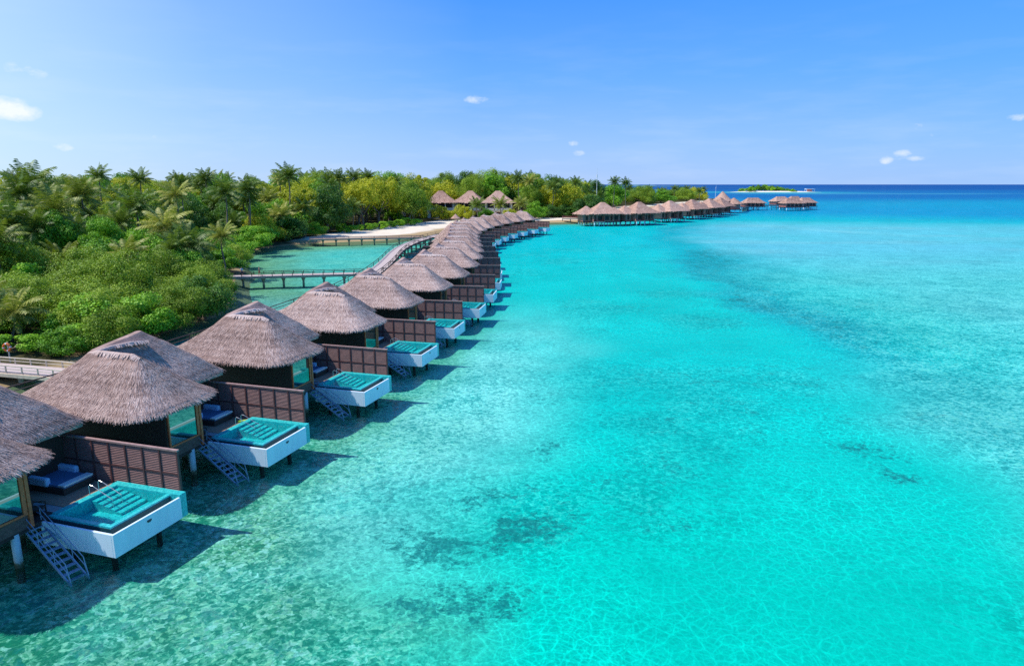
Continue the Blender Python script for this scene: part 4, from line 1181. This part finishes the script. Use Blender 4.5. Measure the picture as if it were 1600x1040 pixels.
# palms that stand out, each where it rises in the photograph
SINGLE = [(-112, 190, 23.5, 1.05, 'palm', 'tall palm with full round crown on the skyline at left'),
          (-102, 192, 22.5, 1.0, 'palm', 'bent topped palm on the skyline right of the tall left one'),
          (-92, 130, 20.0, 1.25, 'palm', 'large leafy palm rising at the left edge of the skyline'),
          (-106, 152, 19.6, .95, 'palmy', 'thin skyline palm with pale fronds left of the tall left one'),
          (-93, 196, 21.0, 1.0, 'palm', 'palm with spread fronds on the skyline above the golden trees'),
          (-77, 241, 25.0, 1.45, 'palm', 'tallest palm, star shaped, rising above the lagoon trees'),
          (-76, 290, 23.0, 1.1, 'palm', 'small dark palm poking above the canopy behind the beach'),
          (-53, 318, 22.5, 1.1, 'palm', 'dark palm standing alone above the golden canopy'),
          (-22, 400, 24.0, 1.3, 'palm', 'dark palm above the roofs of the beach houses'),
          (-76, 228, 12.6, 1.5, 'palmy', 'big palm with drooping yellow lower fronds on the lagoon shore'),
          (-83, 218, 17.5, 1.4, 'palm', 'shaggy palm behind the big yellowing lagoon palm'),
          (-60, 142, 11.0, 1.05, 'palmy', 'yellowing palm leaning over the footbridge end'),
          (-83, 120, 14.0, 1.2, 'palm', 'broad palm above the mangroves left of centre'),
          (-78, 104, 13.5, 1.2, 'palmy', 'palm with tangled pale fronds at the left edge'),
          (-62, 80, 8.0, .9, 'palmy', 'young palm with pale fronds behind the pale footbridge'),
          (-5.8, 344, 12.6, 1.4, 'palmy', 'golden palm in front of the right-hand beach house'),
          (-17.5, 346, 12.0, 1.35, 'palm', 'grey green palm between the beach houses'),
          (4.5, 356, 12.5, 1.4, 'palmy', 'bright palm right of the beach houses'),
          (-45, 312, 11.0, 1.1, 'palm', 'low palm beside the left end of the beach houses'),
          (24, 388, 22.5, 1.25, 'palm', 'dark skyline palm left of the white mast'),
          (36, 395, 22.5, 1.25, 'palm', 'skyline palm just left of the white mast'),
          (63, 430, 22.8, 1.25, 'palm', 'skyline palm right of the white mast'),
          (68, 418, 22.0, 1.25, 'palm', 'last tall skyline palm at the right of the palm grove'),
          (172, 640, 15.5, 1.3, 'palm', 'lone palm beside the conical hut'),
          (-57.5, 77.5, 6.9, 1.0, 'palmy', 'young yellow green palm above the orange lifebuoy'),
          (-87, 120, 15.5, 1.45, 'palm', 'large palm at the left edge, second one down from the skyline'),
          (-84, 127, 17.5, 1.45, 'palmy', 'large palm with pale fronds just right of the left edge palms'),
          (-97, 140, 22.0, 1.5, 'palm', 'big feathery palm breaking the skyline near the left edge'),
          (-94, 152, 20.0, 1.4, 'palmy', 'palm with golden lower fronds under the left skyline'),
          (-77, 142, 17.5, 1.4, 'palm', 'wide palm in the middle of the grove'),
          (-64, 127, 14.5, 1.35, 'palmy', 'palm with straw coloured fronds above the round bushes'),
          (-56, 119, 11.5, 1.25, 'palm', 'palm hanging over the bushes near the footbridge'),
          (-79, 192, 20.0, 1.4, 'palm', 'palm rising from the middle of the lagoon grove'),
          (-87, 180, 19.5, 1.4, 'palmy', 'yellow tinged palm in the left middle of the lagoon grove'),
          (-63, 274, 13.0, 1.4, 'palm', 'palm standing at the back of the sandy beach'),
          (-73, 238, 12.5, 1.4, 'palmy', 'yellowing palm by the start of the low footbridge'),
          (-62, 332, 14.0, 1.5, 'palm', 'low palm among golden trees behind the beach'),
          (-81, 214, 20.5, 1.4, 'palm', 'dark palm left of the tallest star shaped palm')]
for (x_, y_, top, sc, kd, lab) in SINGLE:
    d = float(sdist([(x_, y_)])[0]); put_palm(kd, x_, y_, max(.2, float(ground_z(d))), top, sc, rnd, lab)
for (x_, y_, top, rad, kd) in [(-57, 268, 4.2, 3.2, 'lime'), (-53, 276, 4.4, 3.4, 'lime'), (-62, 258, 4.6, 3.6, 'lime'), (-49, 290, 4.6, 3.6, 'lime'), (-70, 243, 5.5, 4, 'broad'), (-45, 305, 4.8, 4, 'lime'),
                               (-55, 73.2, 3.0, 2.4, 'lime'), (-60, 73.5, 3.4, 2.8, 'broad'), (-66, 73, 3.6, 3, 'lime'), (-49.8, 74, 3.2, 2.4, 'broad'), (-57.5, 60.5, 2.6, 2.2, 'lime'), (-53.5, 56.5, 2.2, 2.0, 'broad'), (-60, 57, 2.4, 2.4, 'broad'), (-47.5, 79, 4.6, 4.0, 'fine'), (-46.5, 84, 5.4, 4.2, 'broad'), (-45.2, 90, 5.6, 4.4, 'fine'), (-44.0, 96, 6.0, 4.2, 'dark'), (-47.4, 102, 6.6, 4.4, 'fine'), (-49.6, 109, 7.2, 4.6, 'fine'), (-55, 114, 7.6, 4.6, 'broad'), (-59.5, 121.5, 8.0, 4.6, 'dark'), (-51, 82, 6.0, 4.6, 'fine'),
                               (-100, 402, 24, 9, 'gold'), (-84, 398, 23.6, 9, 'fine'), (-70, 408, 24.6, 9.5, 'gold'), (-55, 412, 25.2, 10, 'gold'), (-40, 414, 26.0, 10, 'fine'), (-26, 410, 25.0, 9, 'dark'), (-12, 412, 26.4, 10, 'fine'), (2, 408, 25.2, 9, 'gold'), (14, 412, 24.6, 9, 'fine'), (26, 418, 22.6, 9, 'dark'), (38, 424, 21.5, 8.5, 'fine'), (50, 436, 21, 8.5, 'dark'),
                               (-70, 330, 20.5, 8, 'gold'), (-84, 322, 21.5, 8.5, 'gold'), (-98, 318, 21.5, 8.5, 'fine'), (-64, 352, 19.5, 8, 'gold'), (-78, 300, 19.5, 7.5, 'broad'), (-93, 292, 20, 8, 'gold'), (-110, 300, 21, 8, 'fine'), (-82, 272, 17.5, 7, 'gold'), (-96, 262, 19, 7.5, 'fine'), (-112, 268, 20, 8, 'dark'), (-72, 258, 12, 6, 'broad'), (-20, 396, 20, 8, 'gold'), (10, 388, 17, 7.5, 'fine'), (22, 396, 18, 7.5, 'gold'),
                               (-31, 346, 6.5, 4.5, 'gold'), (-12, 349, 6, 4, 'broad'), (12, 366, 9, 6, 'broad'), (20, 376, 8, 6, 'dark'), (28, 380, 7.5, 6, 'dark'), (36, 384, 8, 6, 'broad'),
                               (-24.5, 351, 9.0, 5.0, 'gold'), (-13, 352, 6.5, 4.0, 'broad'), (-1, 352, 7.0, 4.2, 'gold'), (-36, 350, 8.5, 5.0, 'gold'), (-47, 345, 9, 5, 'gold'), (-55, 322, 8, 5, 'broad'), (-78, 232, 7, 5, 'broad')]:
    d = float(sdist([(x_, y_)])[0]); put_broad(kd, x_, y_, max(.2, float(ground_z(d))), top, rad, rnd)

# islet with its trees and kiosk
gx = axis([(520, 800, 10)]); gy = axis([(1700, 1840, 8)])
def iz(a, b): 
    q = np.hypot((a - 662) / 108, (b - 1768) / 38); return np.clip(2.4 * (1.0 - q) * 2.2, -1.3, 2.4)
me, V = grid_mesh('sand_islet', gx, gy, iz); me.materials.append(simple('islet_sand', (0.78, 0.72, 0.62), 0.9, 0.08, .1))
o = bpy.data.objects.new('sand_islet', me); col.objects.link(o); tag(o, kind='structure')
for j in range(17):
    u = j / 16
    x_ = 588 + 122 * u + rnd.uniform(-4, 4); y_ = 1764 + rnd.uniform(-14, 16)
    put_broad(rnd.choice(['broad', 'lime', 'dark', 'broad']), x_, y_, 1.8, 5 + 13 * math.sin(PI * (0.1 + .85 * u)) * rnd.uniform(.75, 1.05) * (1 if u < .6 else .85), rnd.uniform(7.5, 11), rnd)
t = empty('beach_kiosk', (752, 1762, 1.6)); tag(t, 'small white roofed kiosk at the right end of the islet', 'kiosk')
b = MB(); b.box(-11, 11, -6, 6, 5.4, 6.4); b.build('roof', M['white'], t)
b = MB(); b.box(-6, 4, -4, 4, 0, 5.4); b.build('wall', M['wall_red'], t)
cm = MB().box(-.3, .3, -.3, .3, -1, 5.4).mesh('column', M['white'])
for px, py in ((-10, -5), (10, -5), (-10, 5), (10, 5)): link('column', cm, t, (px, py, 0))
# distant island on the horizon
b = MB(); NX = 60
for i in range(NX + 1):
    u = i / NX; x_ = 1030 + 760 * u
    h = 24 * max(0, math.sin(PI * min(1, u / .46))) ** .6 if u < .46 else 0
    h = max(h * (0.7 + .5 * mnoise.noise(Vector((u * 22, 1.3, 0)))), 5.0 * (1 - abs(2 * u - 1)) ** .5)
    b.v += [(x_, 6500, -2), (x_, 6530, max(1, h)), (x_, 6650, -2)]
for i in range(NX):
    q = i * 3
    b.f += [(q, q + 3, q + 4, q + 1), (q + 1, q + 4, q + 5, q + 2)]; b.mi += [0, 0]
o = b.build('distant_island', M['far_land'], smooth=True); tag(o, kind='structure')

# ------------------------------------------------------------------ two people on the footbridge
def skin_mesh(name, verts, edges, mat, parent, sub=2):
    me = bpy.data.meshes.new(name); me.from_pydata([v[:3] for v in verts], edges, [])
    me.materials.append(mat)
    o = bpy.data.objects.new(name, me); col.objects.link(o); o.parent = parent
    sk = o.modifiers.new('skin', 'SKIN'); sk.use_smooth_shade = True
    if not me.skin_vertices: me.skin_vertices.new() if hasattr(me.skin_vertices, 'new') else None
    lay = me.skin_vertices[0].data if me.skin_vertices else None
    if lay:
        for i, v in enumerate(verts): lay[i].radius = (v[3], v[3] if len(v) < 5 else v[4])
        lay[0].use_root = True
    s = o.modifiers.new('sub', 'SUBSURF'); s.levels = 1; s.render_levels = sub
    return o
def make_person(loc, rz, shirt, shorts, label, walk):
    t = empty('person', loc, rz); tag(t, label, 'person')
    a = .16 * walk
    V_ = [(0, 0, .92, .13), (0, 0, 1.12, .12), (0, 0, 1.34, .15), (0, .01, 1.46, .075), (0, .02, 1.53, .06), (0, .02, 1.63, .095), (0, .02, 1.70, .085),
          (.09, 0, .86, .095), (.1, a, .48, .062), (.1, a - .08 * walk, .08, .045), (.1, a + .08, .035, .04), (.1, a + .16, .03, .03),
          (-.09, 0, .86, .095), (-.1, -a * .8, .48, .062), (-.1, -a * 1.6, .09, .045), (-.1, -a * 1.6 + .08, .04, .04), (-.1, -a * 1.6 + .16, .03, .03),
          (.2, 0, 1.4, .055), (.26, -a * .5, 1.12, .043), (.27, a * .2 + .05, .88, .032), (.27, a * .2 + .08, .78, .03),
          (-.2, 0, 1.4, .055), (-.26, a * .5, 1.12, .043), (-.27, .12, .9, .032), (-.27, .16, .8, .03)]
    E_ = [(0, 1), (1, 2), (2, 3), (3, 4), (4, 5), (5, 6), (0, 7), (7, 8), (8, 9), (9, 10), (10, 11), (0, 12), (12, 13), (13, 14), (14, 15), (15, 16), (2, 17), (17, 18), (18, 19), (19, 20), (2, 21), (21, 22), (22, 23), (23, 24)]
    # fingers
    for sx, b0 in ((1, 20), (-1, 24)):
        hx, hy, hz = V_[b0][:3]
        for j in range(4):
            i0 = len(V_); yy = hy - .03 + .02 * j
            V_ += [(hx, yy, hz - .05, .009), (hx - .012 * sx, yy + .005, hz - .085 - .008 * (j in (1, 2)), .008)]
            E_ += [(b0, i0), (i0, i0 + 1)]
        i0 = len(V_); V_ += [(hx - .02 * sx, hy + .045, hz - .015, .009), (hx - .03 * sx, hy + .06, hz - .05, .008)]; E_ += [(b0, i0), (i0, i0 + 1)]
    skin_mesh('body', V_, E_, M['skin'], t)
    if shirt:
        skin_mesh('shirt', [(0, 0, .95, .15), (0, 0, 1.15, .145), (0, 0, 1.36, .175), (.2, 0, 1.41, .08), (.26, -a * .4, 1.2, .07), (-.2, 0, 1.41, .08), (-.26, a * .4, 1.2, .07)], [(0, 1), (1, 2), (2, 3), (3, 4), (2, 5), (5, 6)], shirt, t)
    skin_mesh('shorts', [(0, 0, .95, .15), (.09, 0, .84, .12), (.1, a * .9, .56, .085), (-.09, 0, .84, .12), (-.1, -a * .7, .56, .085)], [(0, 1), (1, 2), (0, 3), (3, 4)], shorts, t)
    skin_mesh('hair', [(0, -.02, 1.66, .10), (0, 0, 1.73, .085)], [(0, 1)], M['hair'], t)
    return t
make_person((-52.0, 130.9, 1.75), R(200), M['shirt_pale'], M['short_dark'], 'person in pale shirt and dark shorts at the left end of the footbridge', .4)
make_person((-48.9, 131.6, 1.75), R(-75), None, M['swim'], 'bare chested person in red shorts walking on the footbridge', 1.0)

# ------------------------------------------------------------------ camera
H_CAM = 19.0; F = 1067.0
cam = bpy.data.cameras.new('camera'); cam.sensor_width = 36; cam.lens = 36 * F / 1600; cam.clip_end = 100000; cam.clip_start = .5
co = bpy.data.objects.new('camera', cam); col.objects.link(co)
co.location = (0, 0, H_CAM); co.rotation_euler = (R(90) - math.atan(232 / F), 0, 0)
scene.camera = co

# ------------------------------------------------------------------ light
EL, AZ = R(55), R(-94)
SUN = Vector((math.sin(AZ) * math.cos(EL), math.cos(AZ) * math.cos(EL), math.sin(EL)))
elev = math.asin(SUN.z); azim = math.atan2(SUN.x, SUN.y)
ld = bpy.data.lights.new('sun', 'SUN'); ld.energy = 5.0; ld.angle = R(.5); ld.color = (1, .955, .89)
lo = bpy.data.objects.new('sun', ld); col.objects.link(lo)
lo.rotation_euler = (-SUN).to_track_quat('-Z', 'Y').to_euler()
world = bpy.data.worlds.new('World'); scene.world = world; world.use_nodes = True
nt = world.node_tree; nt.nodes.clear()
def wn(t): return nt.nodes.new(t)
out = wn('ShaderNodeOutputWorld'); bg = wn('ShaderNodeBackground'); bg.inputs['Strength'].default_value = 0.115
sky = wn('ShaderNodeTexSky'); sky.sky_type = 'NISHITA'; sky.sun_disc = False
sky.sun_elevation = elev; sky.sun_rotation = azim; sky.air_density = 1.0; sky.dust_density = 0.3; sky.ozone_density = 3.0
hs_ = wn('ShaderNodeHueSaturation'); hs_.inputs['Saturation'].default_value = 1.3; hs_.inputs['Value'].default_value = 1.0
nt.links.new(sky.outputs[0], hs_.inputs['Color'])
# clouds
tcw = wn('ShaderNodeTexCoord')
sxyz = wn('ShaderNodeSeparateXYZ'); nt.links.new(tcw.outputs['Generated'], sxyz.inputs[0])
def wramp(fac, stops, scale=1.0):
    nd = wn('ShaderNodeValToRGB'); e = nd.color_ramp.elements
    while len(e) < len(stops): e.new(.5)
    for i_, (p_, c_) in enumerate(stops): e[i_].position = p_; e[i_].color = (*[q * scale for q in c_], 1)
    nt.links.new(fac, nd.inputs[0]); return nd.outputs[0]
def wmix(f, a_, b_, blend='MIX'):
    nd = wn('ShaderNodeMix'); nd.data_type = 'RGBA'; nd.blend_type = blend
    for i_, v_ in ((0, f), (6, a_), (7, b_)):
        if hasattr(v_, 'is_linked'): nt.links.new(v_, nd.inputs[i_])
        else: nd.inputs[i_].default_value = v_
    return nd.outputs[2]
def dirvec(px, py):
    u = px - 800; v = 520 - py; th = math.atan(232 / F); c_, s_ = math.cos(th), math.sin(th)
    return Vector((u, F * c_ + v * s_, -F * s_ + v * c_)).normalized()
mask = None
def wm(op, a, b, clamp=False):
    nd = wn('ShaderNodeMath'); nd.operation = op; nd.use_clamp = clamp
    for i, v in ((0, a), (1, b)):
        if hasattr(v, 'is_linked'): nt.links.new(v, nd.inputs[i])
        else: nd.inputs[i].default_value = v
    return nd.outputs[0]
nzw = wn('ShaderNodeTexNoise'); nzw.inputs['Scale'].default_value = 46; nzw.inputs['Detail'].default_value = 7; nzw.inputs['Roughness'].default_value = .6
mpw = wn('ShaderNodeMapping'); mpw.inputs['Scale'].default_value = (1, 1, 1.5)
nt.links.new(tcw.outputs['Generated'], mpw.inputs['Vector']); nt.links.new(mpw.outputs[0], nzw.inputs['Vector'])
# cloud directions as azimuth / elevation with their angular radii and density
CL = [(-35.01, 4.75, 2.02, 0.92, 1.6), (-35.52, 4.96, 1.43, 0.81, 1.4), (-33.75, 7.29, 1.83, 0.72, 0.55), (-32.56, 2.48, 0.95, 0.35, 0.9), (-2.91, 6.56, 1.34, 0.47, 0.8), (4.91, 3.23, 0.59, 0.3, 0.6), (5.34, 2.48, 0.77, 0.3, 0.65), (28.96, 2.18, 0.78, 0.42, 1.0), (28.0, 1.71, 0.58, 0.37, 0.85), (29.59, 1.77, 1.25, 0.26, 0.7), (21.69, 3.19, 0.5, 0.39, 0.4), (29.55, 3.94, 0.82, 0.31, 0.6), (35.41, 4.25, 0.82, 0.38, 0.65), (35.7, 3.6, 0.58, 0.34, 0.6), (19.35, 2.25, 0.68, 0.28, 0.5), (8.36, 2.51, 0.59, 0.3, 0.4), (-28.13, 3.25, 0.47, 0.21, 0.4), (-26.82, 3.38, 0.42, 0.21, 0.35), (-10.52, 2.79, 0.59, 0.29, 0.35), (-3.73, 2.93, 0.48, 0.24, 0.3), (30.59, 3.3, 0.46, 0.26, 0.35)]
for (az, el, ra, rb, dens) in CL:
    az_, el_ = R(az), R(el)
    d = Vector((math.sin(az_) * math.cos(el_), math.cos(az_) * math.cos(el_), math.sin(el_)))
    rt = Vector((math.cos(az_), -math.sin(az_), 0)); up = rt.cross(d)
    outs = []
    for ax, rad in ((rt, ra), (up, rb)):
        dp = wn('ShaderNodeVectorMath'); dp.operation = 'DOT_PRODUCT'; dp.inputs[1].default_value = ax
        nt.links.new(tcw.outputs['Generated'], dp.inputs[0])
        sub = wm('DIVIDE', dp.outputs['Value'], math.sin(R(rad)))
        outs.append(wm('POWER', sub, 2.0))
    fd = wn('ShaderNodeVectorMath'); fd.operation = 'DOT_PRODUCT'; fd.inputs[1].default_value = d
    nt.links.new(tcw.outputs['Generated'], fd.inputs[0])
    front = wm('GREATER_THAN', fd.outputs['Value'], 0.5)
    q = wm('SUBTRACT', 1.0, wm('ADD', outs[0], outs[1]), True)
    q = wm('MULTIPLY', wm('MULTIPLY', q, dens), front)
    mask = q if mask is None else wm('MAXIMUM', mask, q)
shape = wm('MULTIPLY', wm('SUBTRACT', wm('ADD', mask, wm('MULTIPLY', nzw.outputs[0], 2.6)), 1.68), .85, True)
shape = wm('MULTIPLY', shape, wm('MULTIPLY', mask, 2.4, True))
# faint wisps and haze banks low over the sea
mp2 = wn('ShaderNodeMapping'); mp2.inputs['Scale'].default_value = (1, 1, 6.0)
nt.links.new(tcw.outputs['Generated'], mp2.inputs['Vector'])
nz2 = wn('ShaderNodeTexNoise'); nz2.inputs['Scale'].default_value = 7; nz2.inputs['Detail'].default_value = 6; nz2.inputs['Roughness'].default_value = .55
nt.links.new(mp2.outputs[0], nz2.inputs['Vector'])
band = wramp(sxyz.outputs[2], [(0.0, (.5, .5, .5)), (.02, (.75, .75, .75)), (.10, (.5, .5, .5)), (.22, (.08, .08, .08)), (.3, (0, 0, 0))])
wisp = wm('MULTIPLY', wm('MULTIPLY', wm('SUBTRACT', nz2.outputs[0], .48), 2.2, True), band)
shape = wm('MAXIMUM', shape, wm('MULTIPLY', wisp, .34))
grad = wramp(sxyz.outputs[2], [(0.0, (.36, .57, 1.0)), (.05, (.29, .53, 1.0)), (.14, (.14, .42, 1.0)), (.25, (.06, .31, 1.0)), (.6, (.025, .19, .74)), (1.0, (.02, .15, .60))])
left = wramp(wm('MULTIPLY', sxyz.outputs[0], -1.0), [(.05, (0, 0, 0)), (.38, (.28, .28, .28)), (.60, (.72, .72, .72))])
grad = wmix(left, grad, (.66, .88, 1.0, 1))
right = wramp(sxyz.outputs[0], [(.1, (0, 0, 0)), (.6, (1, 1, 1))])
grad = wmix(wm('MULTIPLY', right, .3), grad, (.07, .42, 1.0, 1))
grad = wmix(1.0, grad, (9.4, 9.4, 9.4, 1), 'MULTIPLY')
skycol = wmix(.85, hs_.outputs[0], grad)
mx = wn('ShaderNodeMix'); mx.data_type = 'RGBA'
nt.links.new(wm('MULTIPLY', shape, .8), mx.inputs[0]); nt.links.new(skycol, mx.inputs[6]); mx.inputs[7].default_value = (8.9, 9.1, 9.4, 1)
nt.links.new(mx.outputs[2], bg.inputs['Color']); nt.links.new(bg.outputs[0], out.inputs['Surface'])

scene.view_settings.view_transform = 'Standard'; scene.view_settings.look = 'None'; scene.view_settings.exposure = 0
scene.cycles.use_denoising = False
scene.cycles.max_bounces = 10; scene.cycles.transparent_max_bounces = 12
scene.cycles.caustics_reflective = False; scene.cycles.caustics_refractive = False
print('trees', ntree[0], 'objects', len(bpy.data.objects))
